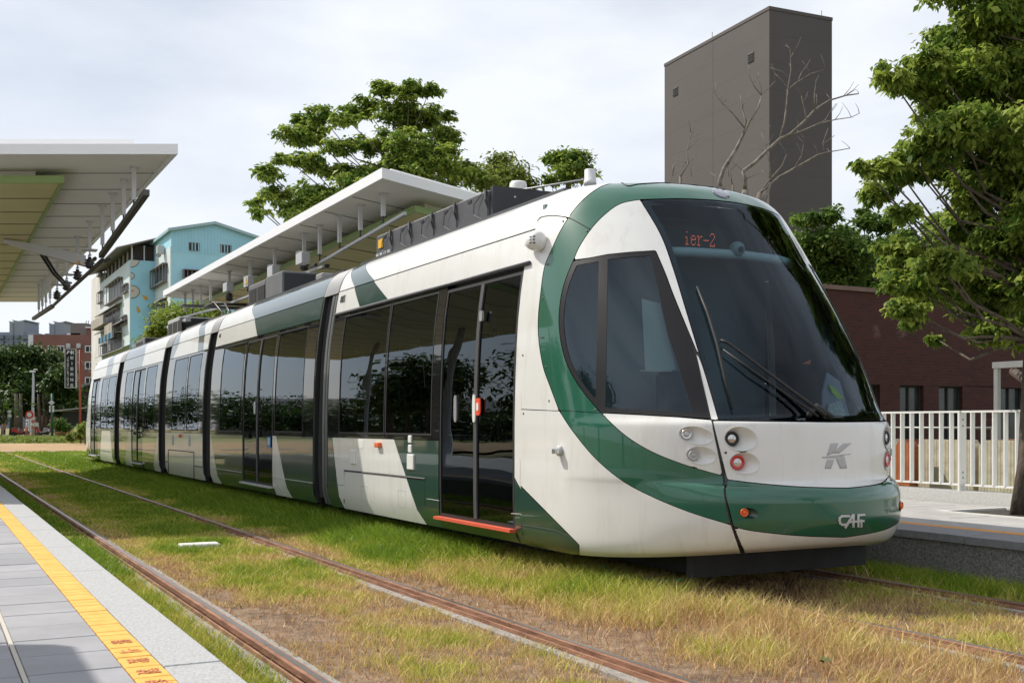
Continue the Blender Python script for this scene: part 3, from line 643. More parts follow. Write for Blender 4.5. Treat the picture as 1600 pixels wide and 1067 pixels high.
mb = MB(); mb.tube([(sAt(156,0), -.001, .50), (sAt(173,0), -.001, .50)], .008, 4); tp('panel_joint', mb, M_rubber)
for x0_, x1_, y_ in ((455,450,455),(430,427,470),(372,369,480)): flank_line([(x0_, y_-40), (x1_, y_-8)], .002, M_grey)
# door buttons
def oval(c, rx, rz_, y, m, name, th=.012, parent=None, label=None):
    vs = []; n = 24
    for o in (0, th):
        for k in range(n):
            a = 2*PI*k/n; e = 2 if rx > rz_*.8 else 3.2; ca, sa = math.cos(a), math.sin(a); vs.append((c[0]+rx*abs(ca)**(2/e)*(1 if ca > 0 else -1), y-o, c[1]+rz_*abs(sa)**(2/e)*(1 if sa > 0 else -1)))
    mb = MB(); mb.add(vs, [tuple(range(n)), tuple(range(2*n-1, n-1, -1))]+[(i, n+i, n+(i+1) % n, (i+1) % n) for i in range(n)]); return mb.build(name, m, parent or TRAM, label=label)
s_, z_ = sz(742.5, 638); oval((s_, z_), .028, .12, -.002, M_hatch, 'door_button_plate')
s_, z_ = sz(748.5, 635.5); oval((s_, z_), .045, .075, .0, mat('button_red', (.75,.08,.03), .4), 'door_button'); oval((s_, z_), .02, .035, -.012, M_hatch, 'door_button_face', .004)
s_, z_ = sz(711, 638.5); oval((s_, z_), .028, .12, .012, M_grey, 'door_button_plate')
s_, z_ = sz(756, 494); oval((s_, z_), .03, .045, .028, M_grey, 'door_lock_boss', .02)
s_, z_ = sz(399, 637.5); oval((s_, z_), .03, .09, -.002, M_hatch, 'door_button_plate')
s_, z_ = sz(427.5, 685); mb = MB(); mb.box(q(418,682)[0], q(423,682)[0], -.006, 0, .87, 1.02); tp('wheelchair_sticker', mb, mat('sticker_blue', (.05,.22,.5), .5))
# fleet number
M_num = mat('number_black', (.03,.03,.03), .5)
def flank_text(txt, px, py, size, m, xs=1, name='fleet_number'):
    s_, z_ = sz(px, py); t = float(prof(z_)); dt = (float(prof(z_+.01))-float(prof(z_-.01)))/.02; n = Vector((0, -1, dt)).normalized(); upv = Vector((0, dt, 1)).normalized()
    Mx = Matrix.Translation(Vector((s_, t, z_))+n*.005) @ Matrix((( 1, 0, 0), (0, upv.y, n.y), (0, upv.z, n.z))).to_4x4()
    return text_mesh(txt, size, Mx, m, name, TRAM, xs=xs)
flank_text('085', 536, 468, .12, M_num, .95); flank_text('085', 344, 525, .09, M_num, .8)
flank_text('♿', 420.5, 690, .09, M_hatch, 1, 'wheelchair_symbol')

# ---------------------------------------------------------------- roof equipment
# battery case on the front section, in modules with clamps and cables
TB = .5; xb = [587, 613, 643, 678, 714, 763]; mods = [sAt(x, TB) for x in xb]
for i in range(len(mods)-1):
    s0, s1 = mods[i]+.01, mods[i+1]-.01; mb = MB(); mb.bevbox(s0, s1, TB, 2.15, 3.05, 3.40, .015); cs = tp('roof_battery_case', mb, M_dgrey, label='dark grey battery module on the front roof')
    mb = MB(); mb.box(s0+.05, s1-.12, TB+.1, 2.05, 3.402, 3.425); mb.build('lid', M_rubber, cs)
    mb = MB()
    for k in (s1-.03,): mb.tube([(k, TB-.01, 3.40), (k+.04, TB-.03, 3.30), (k+.07, TB-.02, 3.22)], [.018,.014,.008], 6)
    mb.tube([(s1-.10, TB-.01, 3.38), (s1-.24, TB-.03, 3.30), (s1-.24, TB-.035, 3.20), (s1-.06, TB-.02, 3.12)], .004, 6); mb.build('clamp', M_rubber, cs)
    mb = MB(); 
    mb.box(s0+.25, s0+.33, TB-.006, TB, 3.34, 3.365)
    mb.build('vent', M_rubber, cs)
    if i == 0:
        mb = MB(); mb.box(s0+.10, s0+.24, TB-.012, TB-.002, 3.24, 3.34); mb.build('warning_label', mat('label_yellow', (.75,.42,.03), .5), cs)
        mb = MB()
        for r_ in range(3):
            for c_ in range(4): mb.box(s0+.05+c_*.12, s0+.13+c_*.12, TB-.02, TB-.002, 3.05+r_*.05, 3.08+r_*.05)
        mb.build('terminal', M_lightgrey, cs)
s0 = mods[-1]; mb = MB(); mb.box(s0+.005, s0+.06, TB+.02, 2.13, 3.06, 3.43); ep = tp('roof_end_plate', mb, mat('end_plate', (.03,.031,.036), .45))
mb = MB()
for t_ in (.75, 1.0, 1.25, 1.55, 1.85):
    for z_ in (3.2, 3.34): mb.lathe([(.012,0),(.012,.008),(0,.012)], align(Vector((s0+.06, t_, z_)), (1,0,0)), 8)
mb.build('bolt', M_lightgrey, ep)
mb = MB(); mb.lathe([(.09,0),(.09,.02),(.085,.12),(.07,.14),(0,.145)], Matrix.Translation((s0-.25, .95, 3.425)), 20); tp('roof_antenna_dome', mb, M_white, True)
# mast antenna near the nose with cable and sensors
def roofhit(px, py, t):   # pixel on plane t
    return Vector((sAt(px, t), t, zAt(px, py, t)))
pm = roofhit(922, 278, 1.0); mb = MB(); mb.lathe([(.052,0),(.052,.18),(.056,.182),(.056,.215),(.050,.217),(.050,.31),(.045,.315),(0,.32)], Matrix.Translation((pm.x, 1.0, 3.12)), 20); tp('roof_mast', mb, mat('mast_white', (.62,.63,.64), .4), True)
for px_, r_, h_ in ((905, .028, .07), (893, .022, .05)):
    mb = MB(); mb.lathe([(r_*1.1,0),(r_,.02),(r_*.9,h_*.7),(0,h_)], Matrix.Translation((sAt(px_, .85), .85, 3.125)), 14); tp('roof_sensor', mb, M_grey, True)
mb = MB(); mb.tube([(pm.x-.03, 1.0, 3.36), (sAt(800, .9), .92, 3.48), (sAt(768,.8), .85, 3.44)], .008, 6); tp('roof_cable', mb, M_lightgrey, True)
# roof boxes of the second and third section
def roofbox(x0, x1, t0, t1, z1, m, end=None, grille=0):
    s0, s1 = sAt(x0, t0), sAt(x1, t0); mb = MB(); mb.bevbox(s0, s1, t0, t1, 3.05, z1, .012); o = tp('roof_box', mb, m)
    if end: mb = MB(); mb.box(s1, s1+.012, t0+.03, t1-.03, 3.08, z1-.03); mb.build('end_plate', end, o)
    for i in range(grille):
        a = s0+.08+i*.5; mb = MB(); mb.box(a, a+.42, t0-.008, t0+.002, 3.10, z1-.08); g = mb.build('grille', M_rubber, o)
    return o
M_ep = MATS['end_plate']; M_mid = mat('mid_grey_box', (.16,.165,.175), .5, var=.1)
roofbox(388, 414, .45, 2.2, 3.43, M_mid, None, 2); roofbox(414.8, 441, .45, 2.2, 3.45, M_mid, M_ep, 0); roofbox(262, 280, .4, 2.2, 3.40, mat('pale_box', (.5,.51,.52), .5), M_ep, 3)
roofbox(493, 503, .5, 2.1, 3.22, M_grey)
roofbox(212, 226, .5, 2.2, 3.30, M_mid, M_ep, 2)
# pantograph over the third section
PG = []; sP = sAt(352, 1.0); 
def bar(a, b, r=.022, m=M_dgrey): 
    mb = MB(); mb.tube([a, b], r, 8); return mb
mb = MB()
for t_ in (.85, 1.8):
    mb.tube([(sP-2.2, t_, 3.18), (sP+.9, t_, 3.18)], .028, 8)
    mb.tube([(sP+.75, t_, 3.2), (sP-.5, t_*.9+.13, 3.62), (sP-1.5, t_, 3.60)], .022, 8)
mb.tube([(sP-.5, .85, 3.6), (sP-.5, 1.8, 3.6)], .03, 8); mb.tube([(sP+.9, .85, 3.18), (sP+.9, 1.8, 3.18)], .03, 8); mb.tube([(sP-2.2, .85, 3.18), (sP-2.2, 1.8, 3.18)], .03, 8)
mb.tube([(sP-.45, 1.1, 3.60), (sP+.15, 1.1, 3.28)], .025, 8); mb.tube([(sP-.45, 1.55, 3.60), (sP+.15, 1.55, 3.28)], .025, 8)
pg = tp('pantograph', mb, mat('panto_dark', (.05,.05,.052), .45, metal=.4), True, label='folded pantograph on the roof')
for s_ in (sP-1.5, sP-1.32): mb = MB(); mb.box(s_-.03, s_+.03, .45, 2.2, 3.60, 3.64); mb.build('contact_strip', M_dgrey, pg)
mb = MB(); mb.box(sP-2.9, sP-.9, .42, .52, 3.26, 3.32); mb.build('side_rail', M_lightgrey, pg)
for s_, t_ in ((sP-1.9, .85), (sP-1.9, 1.8), (sP+.6, .85), (sP+.6, 1.8)):
    mb = MB(); mb.lathe([(.05,0),(.075,.02),(.04,.035),(.07,.05),(.035,.065),(.05,.08),(.03,.1)], Matrix.Translation((s_, t_, 3.09)), 14); mb.build('insulator', mat('ceramic', (.25,.2,.16), .3), pg, True)
# ---------------------------------------------------------------- under the nose
for s_ in (1.38,): 
    mb = MB(); mb.bevbox(s_, s_+.06, .60, 2.32, .09, .36, .03); o = tp('obstacle_deflector', mb, mat('deflector', (.035,.035,.036), .7, var=.2)); CAB.append(o)
    mb = MB(); mb.box(-.2, s_, .62, 2.03, .12, .34); o = tp('underframe', mb, M_dark); CAB.append(o)
mb = MB(); mb.tube([(.55, .42, .10), (.8, .40, .055), (1.2, .5, .05), (1.35, .62, .07)], .012, 6); tp('sanding_hose', mb, mat('hose_green', (.01,.22,.10), .5), True)
# bogie wheels half hidden by the skirts
for sc in (-2.3, -13.3, -24.2):
    for ds in (-.9, .9):
        for t_ in (.62, 2.0):
            mb = MB(); Mx = Matrix.Translation((sc+ds, t_, .29)) @ Matrix.Rotation(PI/2, 4, 'X'); mb.lathe([(.0,-.06),(.30,-.06),(.30,.05),(.26,.06),(0,.06)], Mx, 24); tp('wheel', mb, M_dark, True)
# ---------------------------------------------------------------- cab interior
mb = MB(); mb.bevbox(1.15, 1.80, .62, 2.03, .60, 1.12, .12); mb.bevbox(.9, 1.25, .5, 2.15, .45, 1.02, .05); o = tp('driver_console', mb, mat('console', (.02,.021,.024), .6)); CAB.append(o)
mb = MB(); mb.box(0, 1.3, .45, 2.2, .345, .365); o = tp('floor', mb, MATS['tram_floor']); CAB.append(o)
mb = MB(); mb.box(.02, .06, .20, 2.45, .36, 2.95); o = tp('cab_back_wall', mb, mat('cab_wall', (.17,.22,.24), .7)); CAB.append(o)
mb = MB(); mb.bevbox(.42, .85, 1.05, 1.55, .78, .90, .04); mb.bevbox(.34, .46, 1.05, 1.55, .90, 1.62, .04); mb.box(.55, .7, 1.22, 1.38, .36, .78); o = tp('driver_seat', mb, mat('seat_dark', (.03,.03,.035), .8)); CAB.append(o)
mb = MB(); mb.tube([(.88, .62, 2.49), (1.05, .9, 2.48), (1.11, 1.325, 2.48), (1.05, 1.75, 2.48), (.88, 2.03, 2.49)], [.038]*5, 8); o = tp('sun_blind_roll', mb, mat('blind_pale', (.72,.80,.80), .6), True); CAB.append(o)
mb = MB(); mb.bevbox(.20, .48, .72, 1.93, 2.58, 2.84, .04); o = tp('destination_display', mb, mat('display_case', (.015,.015,.017), .5)); CAB.append(o)
h = hit(1160, 377); cc = h[0]-h[1]*.09; mb = MB(); mb.lathe([(0,-.05),(.045,-.04),(.062,0),(.055,.035),(.03,.05),(0,.052)], align(cc, (1,0,-.1)), 20); cb = tp('cab_camera', mb, mat('cam_grey', (.45,.52,.52), .4), True); CAB.append(cb)
mb = MB(); mb.lathe([(.022,.045),(.022,.06),(0,.062)], align(cc, (1,0,-.1)), 14); mb.build('lens', M_rubber, cb, True)
# dot-matrix letters 'ier-2'
GL = {'i': ["..#..",".....",".....",".##..","..#..","..#..","..#..",".###."], 'e': [".....",".....",".###.","#...#","#####","#....","#...#",".###."], 'r': [".....",".....","##.##",".##..",".#...",".#...",".#...","###.."], '-': [".....",".....",".....",".....","#####",".....",".....","....."], '2': [".###.","#...#","....#","...#.","..#..",".#...","#...#","#####"]}
GL['1'] = GL['i']; hl, hr = hit(1079, 340), hit(1131, 344); mb = MB(); pl = hl[0]-hl[1]*.16; pr = hr[0]-hr[1]*.16; ux = (pr-pl); stp = ux/28
up_ = Vector((0,0,1))*ux.length/28*1.35
for ci, ch in enumerate('ier-2'):
    for r_, row in enumerate(GL[ch]):
        for c_, v in enumerate(row):
            if v == '#':
                p = pl+stp*(ci*6+c_)-up_*(r_-.5)*1.12; e = stp*.33; f = up_*.26; nn_ = stp.cross(up_).normalized()*.0
                mb.add([p-e-f, p+e-f, p+e+f, p-e+f], [(0,1,2,3)])
tp('destination_letters', mb, mat('led', (.3,.05,.02), .5, emit=(1.0,.16,.07), es=1.3))
# side blind with its bar, sun sheet, bright vest behind the screen
hA, hB, hC, hD_ = hit(999, 455), hit(1030, 462), hit(1053, 568), hit(1001, 570)
mb = MB(); dpp = .10; mb.add([hA[0]-hA[1]*dpp, hB[0]-hB[1]*dpp, hC[0]-hC[1]*dpp, hD_[0]-hD_[1]*dpp], [(0,1,2,3)]); tp('side_blind', mb, mat('blind_cloth', (.55,.64,.62), .8))
mb = MB(); mb.tube([hit(997,571)[0]-hC[1]*.09, hit(1048,571)[0]-hC[1]*.09], .008, 6); tp('blind_bar', mb, mat('bar_pale', (.75,.78,.76), .4), True)
def behind(px, py, dd): h = hit(px, py); return h[0]-h[1]*dd
def sheet(name, pxs, dd, m, th=.01):
    P = [behind(x, y, dd) for x, y in pxs]; n = (P[1]-P[0]).cross(P[2]-P[0]).normalized()*th; k = len(P); mb = MB(); mb.add(P+[p+n for p in P], [tuple(range(k)), tuple(range(2*k-1, k-1, -1))]+[(i, (i+1) % k, k+(i+1) % k, k+i) for i in range(k)]); return tp(name, mb, m)
sheet('sun_sheet', [(1290,657),(1300,640),(1303,600),(1310,568),(1332,584),(1345,655)], .12, mat('sheet_rim', (.30,.30,.36), .6)); 
sheet('sun_sheet_face', [(1298,656),(1309,622),(1330,616),(1338,656)], .09, mat('sheet_face', (.55,.55,.52), .7, var=.3, vscale=60, detail=1))
sheet('safety_vest', [(1312,590),(1322,596),(1336,612),(1328,614),(1318,604)], .10, mat('vest', (.45,.65,.05), .7))
sheet('warning_triangle', [(1258,564),(1271,558),(1270,565)], .03, mat('tri_orange', (.85,.15,.02), .5))
# tail cab: the same shell turned about
MT = Matrix.Translation((-26.6, 2.65, 0)) @ Matrix.Rotation(PI, 4, 'Z')
for o in CAB:
    c = o.copy(); COL.objects.link(c); c.parent = TRAM; c.matrix_local = MT
    for ch in [x for x in o.children]:
        g = ch.copy(); COL.objects.link(g); g.parent = c; g.matrix_local = Matrix.Identity(4)

# ================================================================ people: one skinned body each
def person(name, label, M, pose, shirt, trousers, skin=(.45,.28,.2), hair=(.01,.01,.01), hat=None, group=None):
    """pose: dict of joints in metres, figure facing +x"""
    t = thing(name, label, 'person', M, group)
    J = dict(pelvis=(0,0,.95), waist=(0,0,1.1), chest=(0,0,1.32), neck=(0,0,1.46), head=(.015,0,1.56), crown=(.01,0,1.68),
             ls=(0,.17,1.40), le=(-.02,.24,1.14), lh=(.03,.26,.90), rs=(0,-.17,1.40), re=(-.02,-.24,1.14), rh=(.03,-.26,.90),
             lp=(0,.09,.90), lk=(.02,.10,.50), la=(-.01,.10,.09), lt=(.16,.11,.04), rp=(0,-.09,.90), rk=(.02,-.10,.50), ra=(-.01,-.10,.09), rt=(.16,-.11,.04)); J.update(pose)
    rad = dict(pelvis=.13, waist=.115, chest=.14, neck=.055, head=.095, crown=.07, ls=.065, le=.045, lh=.035, rs=.065, re=.045, rh=.035, lp=.09, lk=.06, la=.045, lt=.035, rp=.09, rk=.06, ra=.045, rt=.035)
    E = [('pelvis','waist'),('waist','chest'),('chest','neck'),('neck','head'),('head','crown'),('chest','ls'),('ls','le'),('le','lh'),('chest','rs'),('rs','re'),('re','rh'),('pelvis','lp'),('lp','lk'),('lk','la'),('la','lt'),('pelvis','rp'),('rp','rk'),('rk','ra'),('ra','rt')]
    ks = list(J); me = bpy.data.meshes.new('body'); me.from_pydata([J[k] for k in ks], [(ks.index(a), ks.index(b)) for a, b in E], [])
    o = link(bpy.data.objects.new('body', me)); md = o.modifiers.new('skin', 'SKIN'); sv = me.skin_vertices[0].data
    for i, k in enumerate(ks): sv[i].radius = (rad[k], rad[k]*(1.15 if k in ('chest','waist','pelvis') else 1)); sv[i].use_root = (k == 'pelvis')
    o.modifiers.new('sub', 'SUBSURF').levels = 1; o.modifiers['sub'].render_levels = 1
    dg = bpy.context.evaluated_depsgraph_get(); m2 = bpy.data.meshes.new_from_object(o.evaluated_get(dg)); o.modifiers.clear(); o.data = m2; m2.name = 'body'; m2.shade_smooth(); o.parent = t
    key = name+label; ms = [mat('skin'+str(skin), skin, .6), mat('cloth'+str(shirt), shirt, .85), mat('cloth'+str(trousers), trousers, .85)]
    m2.materials.clear(); [m2.materials.append(x) for x in ms]
    pts = {k: Vector(J[k]) for k in J}; cls = dict(neck=0, head=0, crown=0, lh=0, rh=0, pelvis=2, lp=2, rp=2, lk=2, rk=2, la=2, ra=2, lt=2, rt=2, chest=1, waist=1, ls=1, rs=1, le=1, re=1)
    for p in m2.polygons:
        c = p.center; p.material_index = cls[min(pts, key=lambda k: (pts[k]-c).length)]
    hd = pts['head']; cr_ = pts['crown']; mb = MB(); ax = (cr_-hd).normalized()
    Mx = align(hd+ax*.045-Vector((.02,0,0)), ax); mb.lathe([(.108,-.04),(.112,.0),(.10,.05),(.07,.09),(0,.11)] if not hat else [(.17,.015),(.105,.02),(.10,.07),(.07,.11),(0,.12)], Mx, 16)
    mb.build('hat' if hat else 'hair', mat('hair'+str(hat or hair), hat or hair, .8), t, True)
    return t
SIT = dict(pelvis=(0,0,.48), waist=(.0,0,.64), chest=(.02,0,.86), neck=(.03,0,1.0), head=(.05,0,1.10), crown=(.05,0,1.22), ls=(.02,.17,.94), le=(.05,.22,.70), lh=(.26,.15,.62), rs=(.02,-.17,.94), re=(.05,-.22,.70), rh=(.26,-.15,.62),
           lp=(.04,.09,.47), lk=(.42,.10,.47), la=(.42,.10,.09), lt=(.56,.11,.04), rp=(.04,-.09,.47), rk=(.42,-.10,.47), ra=(.42,-.10,.09), rt=(.56,-.11,.04))
def inT(s, t, z, rz=0): return FM @ Matrix.Translation((s, t, z)) @ Matrix.Rotation(rz, 4, 'Z')
person('person', 'seated passenger in a red shirt behind the front section window', inT(-3.35, .55, .345, 0), SIT, (.40,.02,.02), (.03,.03,.05))
person('person', 'seated passenger in a pale grey shirt left of the one in red', inT(-4.1, .45, .345, PI), SIT, (.25,.27,.30), (.02,.02,.03))
person('person', 'standing passenger in dark clothes with yellow bag straps inside the tram', inT(-3.9, 1.6, .345, -.5), dict(re=(.08,-.30,1.35), rh=(.05,-.22,1.62)), (.45,.36,.03), (.03,.03,.03))
person('person', 'passenger in a dark red top seated in the second section', inT(-9.3, .5, .345, 0), SIT, (.30,.02,.05), (.03,.03,.05))
# ================================================================ GROUND
def vnoise(x, y, sc, seed=0):
    rg = np.random.default_rng(seed); T = rg.random((64, 64)); x = x*sc; y = y*sc; xi = np.floor(x).astype(int); yi = np.floor(y).astype(int); fx = x-xi; fy = y-yi
    fx = fx*fx*(3-2*fx); fy = fy*fy*(3-2*fy); g = lambda a, b: T[a % 64, b % 64]
    return (g(xi,yi)*(1-fx)+g(xi+1,yi)*fx)*(1-fy)+(g(xi,yi+1)*(1-fx)+g(xi+1,yi+1)*fx)*fy
def fbm(x, y, sc, seed=0): return (vnoise(x,y,sc,seed)*.5+vnoise(x,y,sc*2.1,seed+1)*.27+vnoise(x,y,sc*4.3,seed+2)*.15+vnoise(x,y,sc*9,seed+3)*.08)
M_soil = mat('soil', (.14,.09,.06), .95, col2=(.32,.22,.14), var=.3, vscale=9, bump=.9, bscale=60, detail=8)
M_farg = mat('dry_turf', (.13,.15,.045), .95, col2=(.24,.19,.08), var=.3, vscale=1.2, bump=.4, bscale=30, detail=8)
mb = MB(); mb.add([(-900,-60,-.16),(900,-60,-.16),(900,1400,-.16),(-900,1400,-.16)], [(0,1,2,3)]); o = mb.build('ground', M_farg); tag(o, kind='structure')
def tstrip(name, m, s0, s1, t0, t1, z, kind='structure', nx=1, zf=None):
    mb = MB(); mb.add([(s0,t0,z),(s1,t0,z),(s1,t1,z),(s0,t1,z)], [(0,1,2,3)]); o = mb.build(name, m, None, False, FM); tag(o, kind=kind); return o
tstrip('track_bed', M_soil, -42, 14, -3.27, 2.88, -.055)
tstrip('grass_ground', M_farg, -46, -36, -14, 30, -.05)
M_path = mat('brick_red_path', (.30,.19,.085), .9, col2=(.42,.27,.13), vscale=.5, var=.2, bump=.3, bscale=30, detail=8)
tstrip('path', M_path, -74, -46, -60, 40, -.045); tstrip('path', M_path, -46, -40.5, -60, 40, -.041)
M_lawn = mat('far_lawn', (.14,.20,.035), .95, col2=(.22,.22,.06), vscale=.6, var=.2, bump=.5, bscale=10)
tstrip('lawn', M_lawn, -130, -74, -70, 60, -.05)
mb = MB(); 
for i in range(16): mb.box(-46.5, -46.3, -14+i*2.1, -12.9+i*2.1+random.random()*.5, -.04, .02)
o = mb.build('painted_kerb_line', mat('kerb_white', (.6,.58,.55), .8), None, False, FM); tag(o, kind='structure')
# ---- rails
M_rust = mat('rail_rust', (.20,.085,.045), .75, col2=(.34,.17,.10), var=.3, vscale=14, bump=.3, bscale=50, stretch=(.3,1,1))
M_shine = mat('rail_top', (.36,.33,.31), .33, metal=.9, var=.15, vscale=5, stretch=(.2,4,1))
M_conc = mat('rail_strip', (.27,.25,.23), .9, col2=(.36,.33,.30), var=.2, vscale=20, bump=.5, bscale=80)
for lab, t_ in (('rail of the near track beside the platform edge', -2.588), ('rail of the near track on the side towards the tram', -1.088), ('near rail of the track the tram stands on', .80), ('far rail of the track the tram stands on', 2.26)):
    rt = thing('rail', 'steel '+lab, 'rail', inT(0, t_, 0))
    z0 = 0.0 if t_ < 0 else -.005
    for a in np.arange(-40, 14, 6.0):
        mb = MB(); mb.box(a, a+5.994, -.034, .034, z0-.035, z0-.003); mb.box(a, a+5.994, -.012, .012, z0-.12, z0-.035); mb.box(a, a+5.994, -.034-.055, -.034-.04, z0-.12, z0-.012); mb.box(a, a+5.994, .038, .052, z0-.12, z0-.028); mb.build('rail_head', M_rust, rt)
        mb = MB(); mb.box(a, a+5.99, -.008, .020, z0-.003, z0+.0005); mb.build('running_surface', M_shine, rt)
    mb = MB(); mb.box(-40, 14, -.16, -.09, -.12, -.035); mb.box(-40, 14, .055, .12, -.12, -.04); mb.build('rail_strip', M_conc, rt)
mb = MB(); Mx = Matrix.Translation(gpt(311, 849, .005)) @ Matrix.Rotation(ROT, 4, 'Z'); mb.bevbox(-.10, .10, -.19, .19, -.05, .005, .01, Mx); o = mb.build('access_cover', mat('cover_white', (.62,.61,.58), .8, var=.1, vscale=10)); tag(o, 'small white rectangular cover plate lying in the turf between the near rails', 'cover')
# ---- grass blades
def blades(n, s0, s1, t0, t1, hfun, wd, seed, name, label_):
    rg = np.random.default_rng(seed); s = rg.uniform(s0, s1, n); t = rg.uniform(t0, t1, n)
    wx = OX+s*ST+t*CT; wy = OY-s*CT+t*ST; px = 800+FPX*wx/np.maximum(wy, .1); py = HORY+FPX*(CAMH+.05)/np.maximum(wy, .1)
    keep = (wy > 3) & (px > -90) & (px < 1700) & (py < 1130)
    # not on the rails
    for tr in (-2.588, -1.088, .80): keep &= ~((np.abs(t-tr+.01+(.05*(s > 3.3) if tr == .80 else 0)) < .115+.03*(rg.random(n)-.5)))
    keep &= ~((np.hypot(wx-gpt(311,849).x, wy-gpt(311,849).y) < .24))
    nn_ = fbm(s, t, .9, 11)*.72+fbm(s, t, 2.6, 41)*.28; fine = fbm(s, t, 4.5, 21)
    # vigour 0 (dead) .. 1 (lush)
    fwd = np.clip((s-(-5.5))/8.0, 0, 1)                        # drier towards the camera
    v = .84-.40*fwd+(nn_-.5)*1.9+(fine-.5)*.7
    v += np.where((t > -.95), .16*(1-fwd)+.06, 0)+np.where(t < -2.72, .17-.05*fwd, 0)
    for tr in (-2.588, -1.088): v -= .55*np.exp(-((t-tr-(.22))/.22)**2)*(.4+fine)
    v += np.where((t > 2.45), .35, 0)-np.where((t > .35) & (t < 2.3), .20, 0)-.16*np.clip((s-.5)/3, 0, 1)*(t > -1.0)
    v += np.where(s < -7, .12, 0)
    v = np.clip(v, 0, 1)
    keep &= rg.random(n) < np.clip(.16+1.7*v, 0, 1)
    s, t, v, wy = s[keep], t[keep], v[keep], wy[keep]; n = len(s)
    h = hfun(s, t, v)*rg.uniform(.45, 1.25, n); ang = rg.uniform(0, 2*PI, n); lean = rg.uniform(.25, 1.25, n)*h; w_ = 1.15*wd*rg.uniform(.6, 1.4, n)*np.clip(wy/9, .7, 3.5)
    la = rg.uniform(0, 2*PI, n); dx, dy = np.cos(ang)*w_, np.sin(ang)*w_; lx, ly = np.cos(la)*lean, np.sin(la)*lean
    zb = np.full(n, -.06)
    V = np.empty((n, 5, 3)); V[:,0] = np.stack([s-dx, t-dy, zb], 1); V[:,1] = np.stack([s+dx, t+dy, zb], 1)
    V[:,2] = np.stack([s+dx*.7+lx*.4, t+dy*.7+ly*.4, zb+h*.6], 1); V[:,3] = np.stack([s-dx*.7+lx*.4, t-dy*.7+ly*.4, zb+h*.6], 1); V[:,4] = np.stack([s+lx, t+ly, zb+h], 1)
    me = bpy.data.meshes.new(name); me.vertices.add(n*5); me.vertices.foreach_set('co', V.ravel())
    k = np.arange(n)[:, None]*5; loops = np.concatenate([k+np.array([[0,1,2,3]]), k+np.array([[3,2,4]])], 1).ravel()
    me.loops.add(n*7); me.loops.foreach_set('vertex_index', loops.astype(np.int32)); me.polygons.add(n*2)
    ls = (np.arange(n)[:, None]*7+np.array([[0,4]])).ravel(); me.polygons.foreach_set('loop_start', ls.astype(np.int32)); me.update(calc_edges=True)
    lush = np.array([.19,.30,.025]); mid = np.array([.44,.46,.06]); dry = np.array([.66,.51,.22]); dead = np.array([.46,.27,.145])
    r = rg.random(n)[:, None]; vj = np.clip(v+rg.normal(0, .13, n), 0, 1)[:, None]
    c = np.where(vj > .62, mid+(lush-mid)*np.clip((vj-.62)/.33, 0, 1), np.where(vj > .36, dry+(mid-dry)*(vj-.36)/.26, dead+(dry-dead)*vj/.36))*(.65+.7*r)
    ca = me.color_attributes.new('col', 'FLOAT_COLOR', 'POINT'); cc_ = np.ones((n, 5, 4)); cc_[:,:,:3] = c[:,None,:]; ca.data.foreach_set('color', cc_.ravel())
    m = MATS.get('grass')
    if not m:
        m = bpy.data.materials.new('grass'); m.use_nodes = True; t_ = m.node_tree; b = t_.nodes['Principled BSDF']; a = t_.nodes.new('ShaderNodeAttribute'); a.attribute_name = 'col'
        t_.links.new(a.outputs['Color'], b.inputs['Base Color']); b.inputs['Roughness'].default_value = .55; b.inputs['Specular IOR Level'].default_value = .25
        tl = t_.nodes.new('ShaderNodeBsdfTranslucent'); t_.links.new(a.outputs['Color'], tl.inputs['Color']); ms = t_.nodes.new('ShaderNodeMixShader'); ms.inputs['Fac'].default_value = .3
        t_.links.new(b.outputs['BSDF'], ms.inputs[1]); t_.links.new(tl.outputs['BSDF'], ms.inputs[2]); t_.links.new(ms.outputs['Shader'], t_.nodes['Material Output'].inputs['Surface']); MATS['grass'] = m
    me.materials.append(m); o = link(bpy.data.objects.new(name, me)); o.matrix_world = FM; tag(o, label_, 'grass', None, 'stuff'); return o
def hf(s, t, v):
    h = .036+.046*v
    h = np.where((t > -.95) & (t < .8), .05+.155*np.clip((t+.95)/.9, 0, 1)**1.4*(.4+.6*v), h)
    h = np.where(t > 2.42, .12, h); h = np.where((t > .2) & (t < .98) & (s > 3.3), h*.75, h); return h
blades(330000, -4.5, 5.2, -3.24, 2.86, hf, .0032, 1, 'grass', 'short dry and yellow-green turf in the foreground along the rails')
blades(170000, -17, -4.5, -3.24, .35, hf, .0045, 2, 'grass', 'green turf in and beside the shade of the canopy between the tracks')
blades(75000, -38, -17, -3.24, .35, hf, .006, 3, 'grass', 'far end of the green turf strip beyond the shade')
blades(20000, -46, -38, -9, 3.5, lambda s, t, v: .05+.06*v, .008, 4, 'grass', 'turf strip crossing behind the tail of the tram')
